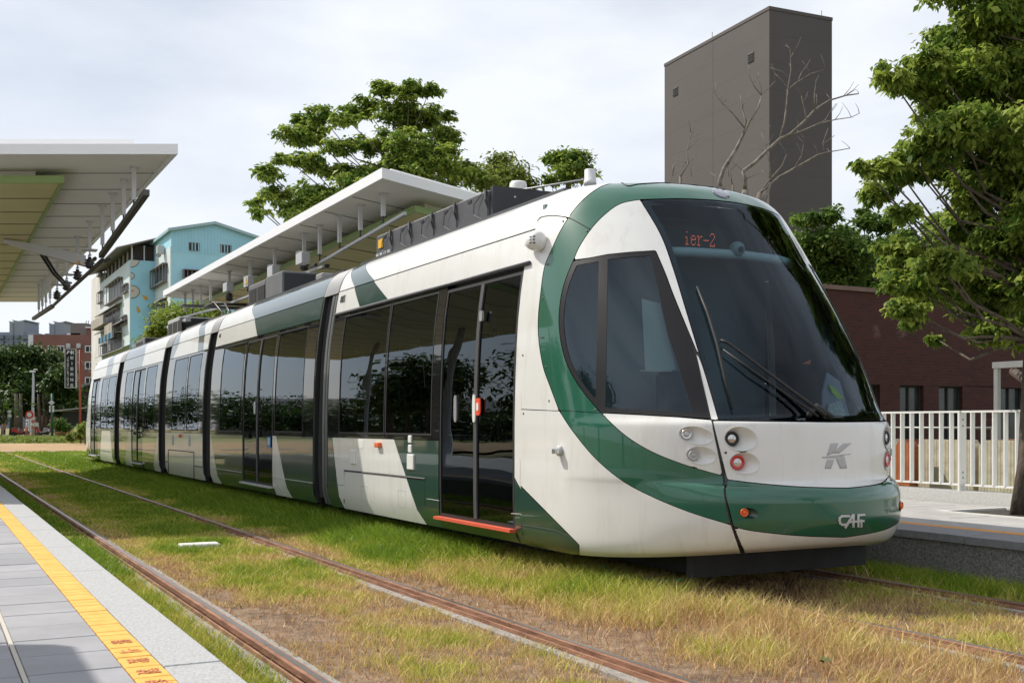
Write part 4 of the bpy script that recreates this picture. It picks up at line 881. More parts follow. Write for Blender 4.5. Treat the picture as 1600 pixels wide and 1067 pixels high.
# dead leaf scraps on the ground
rg = np.random.default_rng(9); mb = MB()
for i in range(2600):
    s_, t_ = rg.uniform(-5, 5), rg.uniform(-3.2, 2.8); r_ = rg.uniform(.006, .02); a = rg.uniform(0, 6.28); z = -.05+rg.uniform(0, .015); u_ = Vector((math.cos(a), math.sin(a), rg.uniform(-.4,.4)))*r_; v_ = Vector((-math.sin(a), math.cos(a), rg.uniform(-.4,.4)))*r_*.4; p = Vector((s_, t_, z))
    mb.add([p-u_, p-v_, p+u_, p+v_], [(0,1,2,3)])
o = mb.build('leaf_litter', mat('litter', (.20,.13,.08), .9, var=.5, vscale=30), None, False, FM); tag(o, 'brown leaf scraps and straw scattered on the bare track soil', 'litter', None, 'stuff')
mb = MB(); p = IM @ gpt(1287, 1032, 0); 
for k, (a, l_) in enumerate(((.3,.045),(2.4,.05),(1.2,.05),(4.0,.035),(5.2,.04))):
    d = Vector((math.cos(a), math.sin(a), .6)); n_2 = Vector((-math.sin(a), math.cos(a), .1)); q_ = p+Vector((0,0,-.01)); mb.add([q_, q_+d*l_*.5+n_2*.014, q_+d*l_, q_+d*l_*.5-n_2*.014], [(0,1,2,3)])
o = mb.build('weed', mat('weed_green', (.03,.10,.015), .6), None, False, FM); tag(o, 'small dark green weed alone in the dry foreground turf', 'weed')

# ================================================================ NEAR PLATFORM
M_granite = mat('granite_edge', (.33,.335,.34), .75, col2=(.44,.445,.45), var=.12, vscale=90, bump=.25, bscale=160, detail=2)
M_paver = [mat('paver_%s' % k, c, .8, col2=tuple(min(1, x*1.14) for x in c), var=.14, vscale=2.2, detail=9, bump=.12, bscale=140) for k, c in (('a', (.275,.275,.292)), ('b', (.295,.295,.315)), ('c', (.25,.252,.27)))]
M_yel = mat('tactile_yellow', (.70,.36,.055), .7, col2=(.76,.43,.09), var=.08, vscale=12, bump=.1, bscale=90)
M_grout = mat('grout', (.16,.15,.14), .9); M_ptxt = mat('faded_red_paint', (.42,.11,.06), .8, var=.3, vscale=40, col2=(.62,.26,.10))
ZP = .33
def slab_piece(name, s0, s1, t0, t1, m, par, z=ZP, th=.05, jit=True):
    mb = MB(); dz = random.uniform(-.0015, .0015) if jit else 0; mb.bevbox(s0, s1, t0, t1, z-th+dz, z+dz, .003); return mb.build(name, m, par)
PL = thing('platform', 'near tram platform at lower left with pale edge stones and a yellow line', 'platform', FM)
E0 = -3.27
mb = MB(); mb.box(-24, 13, -9, E0-.004, -.15, ZP-.052); mb.build('platform_base', M_grout, PL)
s_ = 12.6
while s_ > -24:
    slab_piece('edge_stone', s_-1.45, s_-.004, E0-.20, E0, M_granite, PL, th=.06); s_ -= 1.454
s_ = 6.4; yi = 0
while s_ > -24:
    w_ = .105 if yi % 2 else .085
    if yi < 190: slab_piece('tactile_tile', s_-w_, s_-.004, E0-.326, E0-.204, M_yel, PL)
    s_ -= w_; yi += 1
    if yi == 190: break
mb = MB(); mb.box(-24, s_, E0-.326, E0-.204, ZP-.05, ZP); mb.build('tactile_strip', M_yel, PL)
colsP = [(E0-.640, E0-.330), (E0-1.30, E0-.662), (E0-1.98, E0-1.304)]; s_ = 7.5; n_t = 0
while s_ > -8:
    for i, (t0, t1) in enumerate(colsP): slab_piece('paver', s_-.330, s_-.005, t0, t1, random.choice(M_paver), PL, ZP-.001)
    s_ -= .335; n_t += 1
mb = MB(); mb.box(-24, s_-.002, E0-.640, E0-.330, ZP-.05, ZP-.001); mb.box(-24, s_-.002, E0-1.98, E0-.662, ZP-.05, ZP-.001); mb.box(-24, 13, -9, E0-1.985, ZP-.05, ZP-.001); mb.build('paving_slab', M_paver[1], PL)
mb = MB(); mb.box(-24, 7.5, E0-.659, E0-.643, ZP-.05, ZP+.0); mb.build('joint_strip', mat('joint_pale', (.46,.43,.38), .8), PL)
# painted characters on the yellow line
def ground_text(ch, px, py, size):
    p = IM @ gpt(px, py, ZP+.003); Mx = FM @ Matrix.Translation((p.x, E0-.265, ZP+.004)) @ Matrix.Rotation(PI/2, 4, 'Z')
    return Mx
for ch, (px_, py_) in zip('禁止跨越軌', ((195,1003),(207,1017),(223,1032),(240,1049),(255,1066))):
    p = IM @ gpt(px_, py_, ZP); Mx = Matrix.Translation((p.x, E0-.265, ZP+.003)) @ Matrix.Rotation(PI/2, 4, 'Z')
    text_mesh(ch, .085, Mx, M_ptxt, 'painted_character', PL, ext=.0006)
# ================================================================ FAR PLATFORM
E1 = 2.88
M_agg = mat('exposed_aggregate', (.17,.165,.155), .95, col2=(.34,.33,.31), var=.3, vscale=70, bump=1.0, bscale=90, detail=3)
M_paving2 = mat('paving_grey', (.36,.35,.34), .85, col2=(.42,.41,.40), var=.1, vscale=5, bump=.15, bscale=120)
PF = thing('platform', 'far tram platform behind the tram with rough grey side wall and orange line', 'platform', FM)
mb = MB(); mb.box(-24, 14, E1, E1+.30, -.15, ZP-.062); mb.build('side_wall', M_agg, PF)
mb = MB(); mb.box(-24, 14, E1+.30, 5.9, -.15, ZP-.052); mb.build('platform_base', M_grout, PF)
s_ = 13.9
while s_ > -24: slab_piece('edge_stone', s_-1.2, s_-.006, E1-.03, E1+.42, mat('edge_stone_grey', (.20,.20,.21), .8, var=.15, vscale=20, bump=.2, bscale=120), PF, th=.06); s_ -= 1.2
mb = MB(); mb.box(-24, 14, E1+.425, E1+.56, ZP-.05, ZP); mb.build('orange_line', mat('orange_line', (.62,.27,.05), .8, var=.1, vscale=20), PF)
PIT = (.12, 2.2, 4.66, 5.52); s_ = 13.9
while s_ > -3.2:
    for t0, t1 in ((E1+.565, 4.05), (4.055, 4.65), (5.53, 5.72)) + (((4.655, 5.525),) if (s_-.004 < PIT[0] or s_-.6 > PIT[1]) else ()):
        slab_piece('paver', s_-.6, s_-.004, t0, t1, M_paving2, PF)
    s_ -= .6
mb = MB(); mb.box(-24, s_, E1+.565, 5.72, ZP-.05, ZP); mb.build('paving_slab', M_paving2, PF)
mb = MB(); a, b, c, d = PIT
for bx in ((a-.06, a, c-.06, d+.06), (b, b+.06, c-.06, d+.06), (a, b, c-.06, c), (a, b, d, d+.06)): mb.box(bx[0], bx[1], bx[2], bx[3], ZP-.05, ZP+.012)
mb.build('pit_border', mat('border_pale', (.62,.61,.58), .8), PF)
mb = MB(); mb.box(a, b, c, d, ZP-.05, ZP-.01); mb.build('pit_soil', mat('pit_soil', (.05,.042,.036), .95, var=.4, vscale=20, bump=1, bscale=50), PF)
mb = MB(); mb.prism([(5.73, ZP-.1), (6.03, ZP-.1), (6.03, .46), (5.80, .46)], -24, 14, Matrix(((0,0,1,0),(1,0,0,0),(0,1,0,0),(0,0,0,1)))); mb.build('kerb', mat('kerb_stone', (.40,.40,.39), .85, col2=(.52,.52,.51), var=.15, vscale=80, bump=.4, bscale=120), PF)
# ---- white fence on the kerb
M_fen = mat('fence_white', (.80,.80,.78), .4, var=.03, vscale=4)
FE = thing('fence', 'white flat-bar fence on the kerb at the back of the far platform', 'fence', inT(0, 5.9, 0))
mb = MB(); mb.box(-16, 9, -.03, .03, 1.315, 1.337); mb.build('top_rail', M_fen, FE); mb = MB(); mb.box(-16, 9, -.02, .02, .515, .535); mb.build('bottom_rail', M_fen, FE)
s0 = inv(*(lambda p: (p.x, p.y))(dpt(1503, 700, FPX*X0t(5.9)/(1503+118))))[0]
k = 0; bm_ = MB(); bm_.box(-.008, .008, -.029, .029, .535, 1.315); barm = None
for i in range(-95, 60):
    s_ = s0+i*.142
    if not (-16 < s_ < 8.9): continue
    if i % 9 == 0:
        mb = MB(); mb.box(s_-.012, s_+.012, -.055, .055, .44, 1.337); po = mb.build('fence_post', M_fen, FE)
        mb = MB()
        for z_ in (1.24, 1.17, .66, .60): mb.lathe([(.011,0),(.011,.006),(0,.008)], align(Vector((s_+.012, 0.0, z_)), (1,0,0)), 8)
        mb.build('bolt', M_grey, po)
    else:
        if barm is None: o = bm_.build('fence_bar', M_fen, FE); barm = o; o.location = (s_, 0, 0)
        else: o = barm.copy(); COL.objects.link(o); o.parent = FE; o.location = (s_, 0, 0)
tstrip('grass_ground', M_lawn, -30, 30, 6.03, 20, .33)
rg = np.random.default_rng(5); mb = MB()
for i in range(9000):
    s_, t_ = rg.uniform(-6, 5), rg.uniform(6.05, 6.75); h_ = rg.uniform(.05, .11); a = rg.uniform(0, 6.28); w_ = .006; lx, ly = rg.normal(0, .02), rg.normal(0, .02)
    mb.add([(s_-w_*math.cos(a), t_-w_*math.sin(a), .32), (s_+w_*math.cos(a), t_+w_*math.sin(a), .32), (s_+lx, t_+ly, .34+h_)], [(0,1,2)])
o = mb.build('grass', mat('verge_green', (.10,.16,.03), .7, var=.4, vscale=3), None, False, FM); tag(o, 'grass verge under the white fence', 'grass', None, 'stuff')
# ---- ribbed panels stacked on edge behind the fence
def rib_mat(name, c1, c2):
    m = mat(name, c1, .9, col2=c2, var=.2, vscale=6, detail=6); t = m.node_tree; tcn = t.nodes.new('ShaderNodeTexCoord'); wv = t.nodes.new('ShaderNodeTexWave'); wv.bands_direction = 'X'; wv.inputs['Scale'].default_value = 6.5; wv.inputs['Distortion'].default_value = .15
    t.links.new(tcn.outputs['Object'], wv.inputs['Vector']); bp = t.nodes.new('ShaderNodeBump'); bp.inputs['Strength'].default_value = .5; bp.inputs['Distance'].default_value = .008; t.links.new(wv.outputs['Fac'], bp.inputs['Height']); t.links.new(bp.outputs['Normal'], t.nodes['Principled BSDF'].inputs['Normal']); return m
M_rib = rib_mat('ribbed_beige', (.42,.36,.27), (.52,.47,.37)); M_ribr = rib_mat('ribbed_rust', (.30,.085,.03), (.40,.13,.05)); M_ribd = rib_mat('ribbed_darkred', (.12,.02,.015), (.18,.035,.02))
def ribpanel(px0, px1, t, m, label, z0=.33, z1=.99, th=.16, name='barrier_block'):
    sa, sb = sAt(px0, t), sAt(px1, t); w_ = sb-sa; c_ = .09; Mx = Matrix(((1,0,0,0),(0,0,1,0),(0,1,0,0),(0,0,0,1)))
    po = [(0,0),(w_,0),(w_,z1-z0-c_),(w_-c_*.8,z1-z0),(c_*.8,z1-z0),(0,z1-z0-c_)]; mb = MB(); mb.prism(po[::-1], 0, th, Mx); o = mb.build(name, m, None, False, inT(sa, t, z0)); tag(o, label, 'barrier block'); return o
ribpanel(1330, 1398, 7.5, M_rib, 'beige ribbed block behind the fence half hidden by the tram nose')
ribpanel(1399, 1421, 7.15, M_ribr, 'rust-orange ribbed block behind the fence between two beige ones')
ribpanel(1420, 1433, 7.7, M_ribd, 'dark red ribbed block set back behind the fence')
ribpanel(1433, 1521, 7.5, M_rib, 'wide beige ribbed block behind the middle of the white fence')
ribpanel(1529, 1625, 7.5, M_rib, 'yellowish beige ribbed block at the right end behind the fence')
RF = thing('metal_frame', 'grey angle-iron goal-like frame standing behind the fence by the tree trunk', 'frame', inT(0, 8.2, .3))
sa = sAt(1558, 8.2); mb = MB(); mb.box(sa-.03, sa+.03, -.03, .03, 0, 1.62); mb.build('post', M_grey, RF); mb = MB(); mb.box(sa+1.9, sa+1.96, -.03, .03, 0, 1.62); mb.build('post', M_grey, RF)
mb = MB(); mb.box(sa-.05, sa+2.0, -.035, .035, 1.62, 1.70); mb.build('crossbar', M_grey, RF)
mb = MB(); mb.tube([dpt(1583, 580, 13.0), dpt(1640, 622, 12.2)], .05, 10); o = mb.build('cut_branch', mat('brown_pipe', (.07,.045,.035), .7), None, True); tag(o, 'thick sawn brown branch jutting left beside the tree trunk above the fence', 'branch')
RL = thing('handrail', 'thin grey tube railing between the ribbed blocks and the brick wall', 'railing', inT(0, 8.9, .3))
mb = MB(); mb.tube([(sAt(1385, 8.9)-.03, 0, .5), (sAt(1385, 8.9), 0, .80), (sAt(1390, 8.9), 0, .84), (sAt(1556, 8.9), 0, .84)], .016, 6); mb.build('rail_tube', M_grey, RL, True)
for px_ in (1440, 1500, 1550): mb = MB(); mb.tube([(sAt(px_, 8.9), 0, 0), (sAt(px_, 8.9), 0, .84)], .014, 6); mb.build('post', M_grey, RL)
CR = thing('planter_box', 'dark red planter box with peeling front near the tree behind the fence', 'planter', inT(sAt(1563, 9.2), 9.2, .3)); mb = MB(); mb.bevbox(0, .9, 0, .4, 0, .62, .02); mb.build('box', mat('planter_red', (.14,.035,.025), .8, col2=(.30,.22,.16), vscale=7), CR); mb = MB(); mb.box(-.03, .93, -.03, .43, .62, .68); mb.build('rim', mat('planter_rim', (.2,.06,.03), .8), CR)

# ================================================================ CANOPIES
M_can = mat('canopy_white', (.84,.84,.85), .35, var=.02, vscale=1); M_sof = mat('soffit_white', (.84,.81,.78), .5, var=.04, vscale=1.5)
M_canG = mat('canopy_green', (.28,.40,.15), .45); M_sofG = mat('soffit_green', (.62,.56,.30), .5, var=.06, vscale=1.2)
M_hang = mat('hanger_grey', (.58,.58,.60), .45); M_iron = mat('iron_dark', (.045,.045,.048), .5, metal=.5); M_ins = mat('insulator_brown', (.03,.025,.025), .3)
def skew(P0, e1, e2): # plate frame: P0 corner; e1 along the end edge away from the track; e2 along the track away from camera
    return Matrix(((e1[0], e2[0], 0, P0[0]), (e1[1], e2[1], 0, P0[1]), (0, 0, 1, 0), (0, 0, 0, 1)))
def plate(mb, Mx, x0, x1, y0, y1, z0, z1): mb.box(x0, x1, y0, y1, z0, z1, Mx)
def ring_hollow(mb, Mx, x1, y1, z0, z1, th=.07, x0=0, y0=0):
    mb.box(x0, x1, y0, y0+th, z0, z1, Mx); mb.box(x0, x0+th, y0+th, y1-th, z0, z1, Mx); mb.box(x0, x1, y1-th, y1, z0, z1, Mx); mb.box(x1-th, x1, y0+th, y1-th, z0, z1, Mx)
def canopy(label, P0, e1, Llen, Wd, ztop, zbot, gsof, t_tr, hang_px, sgn, rail_ramp, endlen):
    e2 = (-ST, CT)
    Mx = skew(P0, e1, e2); C = thing('canopy', label, 'canopy', Matrix.Translation((P0[0], P0[1], 0))); base = Matrix.Translation((-P0[0], -P0[1], 0)) @ Mx
    flip = (e1[0]*e2[1]-e1[1]*e2[0]) < 0
    def B(name, mb, m):
        if flip: mb.f = [f[::-1] for f in mb.f]
        return mb.build(name, m, C)
    mb = MB(); ring_hollow(mb, base, Wd, Llen, zbot, ztop); mb.box(.07, Wd-.07, .07, Llen-.07, ztop-.03, ztop-.002, base); B('roof_edge', mb, M_can)
    mb = MB(); mb.box(.45, Wd-.4, .5, Llen-.5, ztop, ztop+.17, base); B('roof_upstand', mb, M_can)
    nP = max(4, int(Llen/1.15)); xs_ = [.07, 1.0, 2.6] if False else [.07, gsof[0]]
    for i in range(nP):
        y0 = .07+(Llen-.14)*i/nP; y1 = .07+(Llen-.14)*(i+1)/nP; mb = MB(); mb.box(.075, Wd*.5, y0+.009, y1-.009, zbot+.012, zbot+.03, base); B('soffit_panel', mb, M_sof); mb = MB(); mb.box(.075, Wd*.5, y0-.011, y0+.011, zbot+.006, zbot+.0112, base); B('panel_joint', mb, mat('joint_grey', (.20,.19,.18), .9))
    mb = MB(); mb.box(Wd*.5, Wd-.07, .07, Llen-.07, zbot+.012, zbot+.03, base); B('soffit', mb, M_sof)
    mb = MB(); mb.box(.07, Wd-.07, .07, Llen-.07, zbot+.034, zbot+.05, base); B('deck', M_dark if False else mb, M_dark)
    # lower green ceiling on its own upstand
    gx, gy, gz1, gz0 = gsof
    mb = MB(); mb.box(gx+.35, Wd-.6, gy+.22, Llen-1.3, gz1, zbot+.008, base); B('soffit_upstand', mb, M_sof)
    mb = MB(); ring_hollow(mb, base, Wd-.4, Llen-.9, gz0, gz1, .05, gx, gy); mb.box(gx+.05, Wd-.45, gy+.05, Llen-.95, gz1-.02, gz1-.004, base); B('ceiling_frame', mb, M_canG)
    nG = max(4, int((Llen-gy-.9)/1.1))
    for i in range(nG):
        y0 = gy+.05+(Llen-.95-gy-.05)*i/nG; y1 = gy+.05+(Llen-.95-gy-.05)*(i+1)/nG; mb = MB(); mb.box(gx+.055, Wd-.455, y0+.010, y1-.010, gz0+.008, gz0+.022, base); B('ceiling_panel', mb, M_sofG); mb = MB(); mb.box(gx+.055, Wd-.455, y0-.012, y0+.012, gz0+.002, gz0+.0072, base); B('panel_joint', mb, mat('joint_olive', (.10,.085,.04), .9))
    return C
P0 = dpt(278, 238, FPX*3.087/396); ZBt = 4.476
c1 = canopy('white platform canopy at upper left with a lower yellow-green ceiling', (P0.x, P0.y), (-1, 0), 18.6, 7.0, ZBt+.125, ZBt, (1.29, .86, 4.385, 4.29), -1.838, None, -1, None, 0)
P1 = dpt(597, 278, 14.39); nrm = math.hypot(.574, .82)
c2 = canopy('white platform canopy above the middle of the tram on the far platform', (P1.x, P1.y), (.574/nrm, .82/nrm), 14.9, 6.2, 4.46, 4.325, (.95, .5, 4.22, 4.13), 1.325, None, 1, None, 0)
# support columns
for (tt, ss, lab, zt, zb_) in ((-5.6, -9, 'near platform', 4.29, ZP), (-5.6, -14, 'near platform', 4.29, ZP), (-5.6, -19, 'near platform', 4.29, ZP)):
    mb = MB(); mb.lathe([(.16, ZP), (.16, ZP+.02), (.09, ZP+.03), (.09, zt)], None, 20); o = mb.build('canopy_column', M_hang, None, True, inT(ss, tt, 0)); tag(o, 'round grey column holding the canopy of the near platform, %s from its near end' % {-9: 'first', -14: 'second', -19: 'third'}[ss], 'column', 'canopy columns of the near platform')
for (ss, n_3) in ((-9, 'first'), (-14, 'second'), (-19, 'third')):
    mb = MB(); mb.lathe([(.16, ZP), (.16, ZP+.02), (.09, ZP+.03), (.09, 4.13)], None, 20); o = mb.build('canopy_column', M_hang, None, True, inT(ss, 4.7, 0)); tag(o, 'round grey column under the canopy of the far platform, %s from its near end' % n_3, 'column', 'canopy columns of the far platform')
# overhead charging rail with hangers
def insul(mb, x, z): mb.lathe([(.03,z+.19),(.03,z+.16),(.085,z+.14),(.05,z+.115),(.09,z+.09),(.055,z+.065),(.085,z+.04),(.04,z)], Matrix.Translation((x, 0, 0)), 12)
def charging(label, tr, hpx, ramp, zr, zsof, x_end, ext_px):
    C = thing('charging_rail', label, 'overhead rail', inT(0, tr, 0))
    s_of = lambda px: sAt(px, tr)
    (rx1, rz1), (rx0, rz0) = ramp
    M_bar = M_iron if tr < 0 else M_lightgrey
    def bar(a, za, b, zb, name, r=.05):
        r = (.036 if name == 'entry_ramp' else .022) if tr < 0 else .020
        mb = MB(); d = Vector((b-a, 0, zb-za)); n = 1; mb.add([(a,-r,za-r),(a,r,za-r),(a,r,za+r),(a,-r,za+r),(b,-r,zb-r),(b,r,zb-r),(b,r,zb+r),(b,-r,zb+r)], [(0,1,2,3),(7,6,5,4),(0,4,5,1),(1,5,6,2),(2,6,7,3),(3,7,4,0)])
        return mb.build(name, (mat('rail_bar', (.10,.095,.085), .55, metal=.3) if name == 'entry_ramp' and tr < 0 else M_bar), C)
    bar(s_of(rx1), rz1, s_of(rx0), rz0, 'entry_ramp'); bar(s_of(rx0)+.15, zr, s_of(x_end), zr, 'conductor_bar')
    bar(s_of(x_end)-.2, zr, s_of(ext_px), zr+.13, 'entry_ramp')
    mb = MB(); a = s_of(rx0)
    mb.tube([(a-.2,-.09,zr+.03),(a+.1,-.1,zr+.02)], .03, 6); mb.tube([(a-.2,.09,zr+.03),(a+.1,.1,zr+.02)], .03, 6); mb.build('splice', M_iron, C)
    for i, px_ in enumerate(hpx):
        s_ = s_of(px_); onramp = px_ > rx0-2; 
        if px_ < x_end: zl = zr+.22
        elif onramp: zl = rz0+(rz1-rz0)*(px_-rx0)/(rx1-rx0)+.14
        else: zl = zr+.36
        H = MB(); H.box(s_-.026, s_+.026, -.026, .026, zl, zsof+.01); H.box(s_-.055, s_+.055, -.055, .055, zsof-.002, zsof+.011); h_o = H.build('hanger', M_hang, C)
        if onramp or px_ < x_end:
            r_ = MB(); r_.tube([(s_, 0, zl-.12), (s_, 0, zl)], .012, 6); r_.build('rod', M_iron, h_o)
        else:
            r_ = MB(); r_.box(s_-.11, s_+.11, -.11, .11, zl-.02, zl); r_.tube([(s_, 0, zl-.09), (s_, 0, zl)], .014, 6); r_.box(s_-.09, s_+.09, -.02, .02, zl-.10, zl-.085) ; r_.build('bracket', M_lightgrey if (i % 2) else M_hang, h_o)
            r_ = MB(); insul(r_, s_, zr+.05); r_.build('insulator', M_ins, h_o, True)
    return C
ch1 = charging('dark overhead charging rail hung on grey rods below the upper left canopy', -1.838, [209,193,176,160,140,121,104,89,78,71.5,66,60.5], ((229, 3.99), (158, 3.75)), 3.67, ZBt+.0, 84, 52)
ch2 = charging('overhead charging rail hung on white rods under the canopy above the tram', 1.325, [598.7,563,530.5,499.5,475,429,391,358,329,313.6,301,289], ((633, 3.93), (500, 3.74)), 3.67, 4.325, 345, 280)
# bracket arm with warning sign, black cables
def warn(M): 
    mb = MB(); mb.prism([(-.10,-.07),(.10,-.07),(.0,.11)], 0, .006, M); w1 = mb.build('warning_sign', mat('warn_yellow', (.75,.40,.02), .5)); return w1
AR = thing('overhead_bracket', 'tapered grey arm reaching from the yellow-green ceiling to the charging rail at upper left', 'arm', Matrix.Identity(4))
pA, pB = W(sAt(121,-1.838)+.35, -3.05, 4.27), W(sAt(125,-1.838), -1.75, 4.02); d = (pB-pA); mb = MB()
for k, (p, hh) in enumerate(((pA, .03), (pA+d*.35, .09), (pB, .11))): pass
up_v = Vector((0,0,1)); sd2 = d.cross(up_v).normalized()*.08
vs = []
for p, hh in ((pA, .02), (pA+d*.4, .08), (pB, .10)): vs += [p-sd2-up_v*hh, p+sd2-up_v*hh, p+sd2+up_v*hh*.8, p-sd2+up_v*hh*.8]
mb.add(vs, [(3,2,1,0),(8,9,10,11)]+[(4*k+i, 4*k+(i+1) % 4, 4*k+4+(i+1) % 4, 4*k+4+i) for k in (0, 1) for i in range(4)]); mb.build('arm_beam', M_hang, AR)
Mw = Matrix.Translation(pB+Vector((-.12,-.10,0))) @ Matrix.Rotation(-.35, 4, 'Z') @ Matrix.Rotation(PI/2, 4, 'X'); mb = MB(); mb.prism([(-.10,-.08),(.10,-.08),(0,.10)], 0, .01, Mw); wv_ = mb.build('warning_sign', mat('warn_yellow', (.75,.40,.02), .5), AR); mb = MB(); mb.prism([(-.03,-.05),(.01,-.02),(.02,-.05),(.02,.0),(-.01,.05),(-.0,.0)], .011, .013, Mw); mb.build('bolt_symbol', M_num, wv_)
for q_, nm2 in ((.45, 0), (.5, 1)):
    a = pA+d*q_+Vector((0,0,-.08)); b = W(sAt(108,-1.838)+nm2*.3, -1.838, 3.78); mb = MB(); mb.tube([a, a*.6+b*.4+Vector((0,0,-.10)), a*.25+b*.75+Vector((0,0,-.10)), b], .022, 6); mb.build('cable', M_rubber, AR, True)
SHT = thing('shadow_caster_roof', 'added flat roof beyond the left frame edge, unseen stand-in casting the lower left shadow', 'added roof', Matrix.Identity(4))  # added stand-in roof, out of view; shapes the shadow at lower left
sh0 = Vector((-1.775-.8*2.67, 4.377+.38*2.67, 0)); MS = skew((sh0.x+ST*5, sh0.y-CT*5), (-1, 0), (-ST, CT)); mb = MB(); mb.box(0, 3, 0, 5, 3.0, 3.12, MS); mb.f = [f[::-1] for f in mb.f]; mb.build('roof', M_can, SHT)
for x_, y_ in ((.5,.5),(2.5,.5),(.5,4.5),(2.5,4.5)): p_ = MS @ Vector((x_, y_, 0)); mb = MB(); mb.tube([(p_.x,p_.y,ZP),(p_.x,p_.y,3.0)], .05, 10); mb.build('post', M_hang, SHT, True)
for px_, py_ in ((392, 440),):
    s_ = sAt(px_, 1.2); z_ = zAt(px_, py_, 1.2); TF = thing('warning_box', 'small white box with a warning triangle on a hanger above the tram roof', 'box', inT(s_, 1.16, z_)); mb = MB(); mb.bevbox(-.16, .16, -.06, .06, -.10, .09, .01); mb.build('case', M_lightgrey, TF)
    mb = MB(); mb.prism([(-.07,-.06),(.07,-.06),(0,.07)], .0, .008, Matrix.Translation((.05,-.062,0)) @ Matrix.Rotation(PI/2, 4, 'X')); mb.build('warning_triangle', MATS['warn_yellow'], TF)
for px_, py_ in ((475, 404), (429, 424), (358, 449)):
    s_ = sAt(px_, 1.2); z_ = zAt(px_, py_, 1.2); mb = MB(); mb.bevbox(-.17, .17, -.07, .07, -.09, .09, .01); o = mb.build('feeder_box', M_lightgrey, None, False, inT(s_, 1.18, z_)); tag(o, 'pale feeder box on the hanger of the middle canopy, %s' % {475: 'the one nearest the tram front', 429: 'second one from the tram front', 358: 'the farthest one, above the pantograph'}[px_], 'box', 'feeder boxes under the middle canopy')
# ================================================================ TREES
def leafmat(name, c, c2, tr=.48):
    m = bpy.data.materials.new(name); m.use_nodes = True; t = m.node_tree; b = t.nodes['Principled BSDF']; a = t.nodes.new('ShaderNodeAttribute'); a.attribute_name = 'rnd'
    r = t.nodes.new('ShaderNodeValToRGB'); r.color_ramp.elements[0].color = (*c, 1); r.color_ramp.elements[1].color = (*c2, 1); t.links.new(a.outputs['Fac'], r.inputs['Fac']); t.links.new(r.outputs['Color'], b.inputs['Base Color'])
    b.inputs['Roughness'].default_value = .55; b.inputs['Specular IOR Level'].default_value = .25
    tl = t.nodes.new('ShaderNodeBsdfTranslucent'); t.links.new(r.outputs['Color'], tl.inputs['Color']); ms = t.nodes.new('ShaderNodeMixShader'); ms.inputs['Fac'].default_value = tr
    t.links.new(b.outputs['BSDF'], ms.inputs[1]); t.links.new(tl.outputs['BSDF'], ms.inputs[2]); t.links.new(ms.outputs['Shader'], t.nodes['Material Output'].inputs['Surface']); MATS[name] = m; return m
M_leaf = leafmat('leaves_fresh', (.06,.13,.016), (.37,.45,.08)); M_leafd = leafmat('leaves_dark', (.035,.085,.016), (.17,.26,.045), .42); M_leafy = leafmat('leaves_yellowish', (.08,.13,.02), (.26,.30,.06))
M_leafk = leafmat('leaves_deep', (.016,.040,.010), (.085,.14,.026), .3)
M_bark = mat('bark', (.075,.055,.042), .95, col2=(.15,.12,.09), var=.3, vscale=12, bump=1.0, bscale=25, stretch=(1,1,.3)); M_barkl = mat('bare_wood', (.15,.12,.10), .9, var=.3, vscale=10, col2=(.25,.22,.19))
def leaves(name, cen, L, par, m, seed, droop=.35, wratio=.25, base=None, drj=.35):
    rg = np.random.default_rng(seed); n = len(cen); cen = np.asarray(cen)
    th = rg.uniform(0, 2*PI, n); el = rg.normal(-droop, drj, n); d = np.stack([np.cos(th)*np.cos(el), np.sin(th)*np.cos(el), np.sin(el)], 1)
    r = rg.normal(0, .45, (n, 3)); r[:,2] += 1.25; sd_ = np.cross(d, r); sd_ /= np.linalg.norm(sd_, axis=1)[:,None]+1e-9; nr = np.cross(sd_, d)
    l = L*np.clip(rg.lognormal(-.08, .32, n), .4, 1.6)[:,None]; w_ = l*wratio
    V = np.empty((n, 4, 3)); V[:,0] = cen; V[:,1] = cen+d*l*.5+sd_*w_+nr*l*.06; V[:,2] = cen+d*l-nr*l*.12; V[:,3] = cen+d*l*.5-sd_*w_+nr*l*.06
    me = bpy.data.meshes.new(name); me.vertices.add(n*4); me.vertices.foreach_set('co', V.ravel()); k = np.arange(n)[:,None]*4
    me.loops.add(n*4); me.loops.foreach_set('vertex_index', (k+np.array([[0,1,2,3]])).ravel().astype(np.int32)); me.polygons.add(n); me.polygons.foreach_set('loop_start', (np.arange(n)*4).astype(np.int32)); me.update(calc_edges=True)
    at = me.attributes.new('rnd', 'FLOAT', 'POINT'); rr = np.clip(rg.beta(1.6, 2.2, n)+(0 if base is None else base), 0, 1); at.data.foreach_set('value', np.repeat(rr, 4).astype(np.float32))
    me.materials.append(m); o = link(bpy.data.objects.new(name, me)); o.parent = par; return o
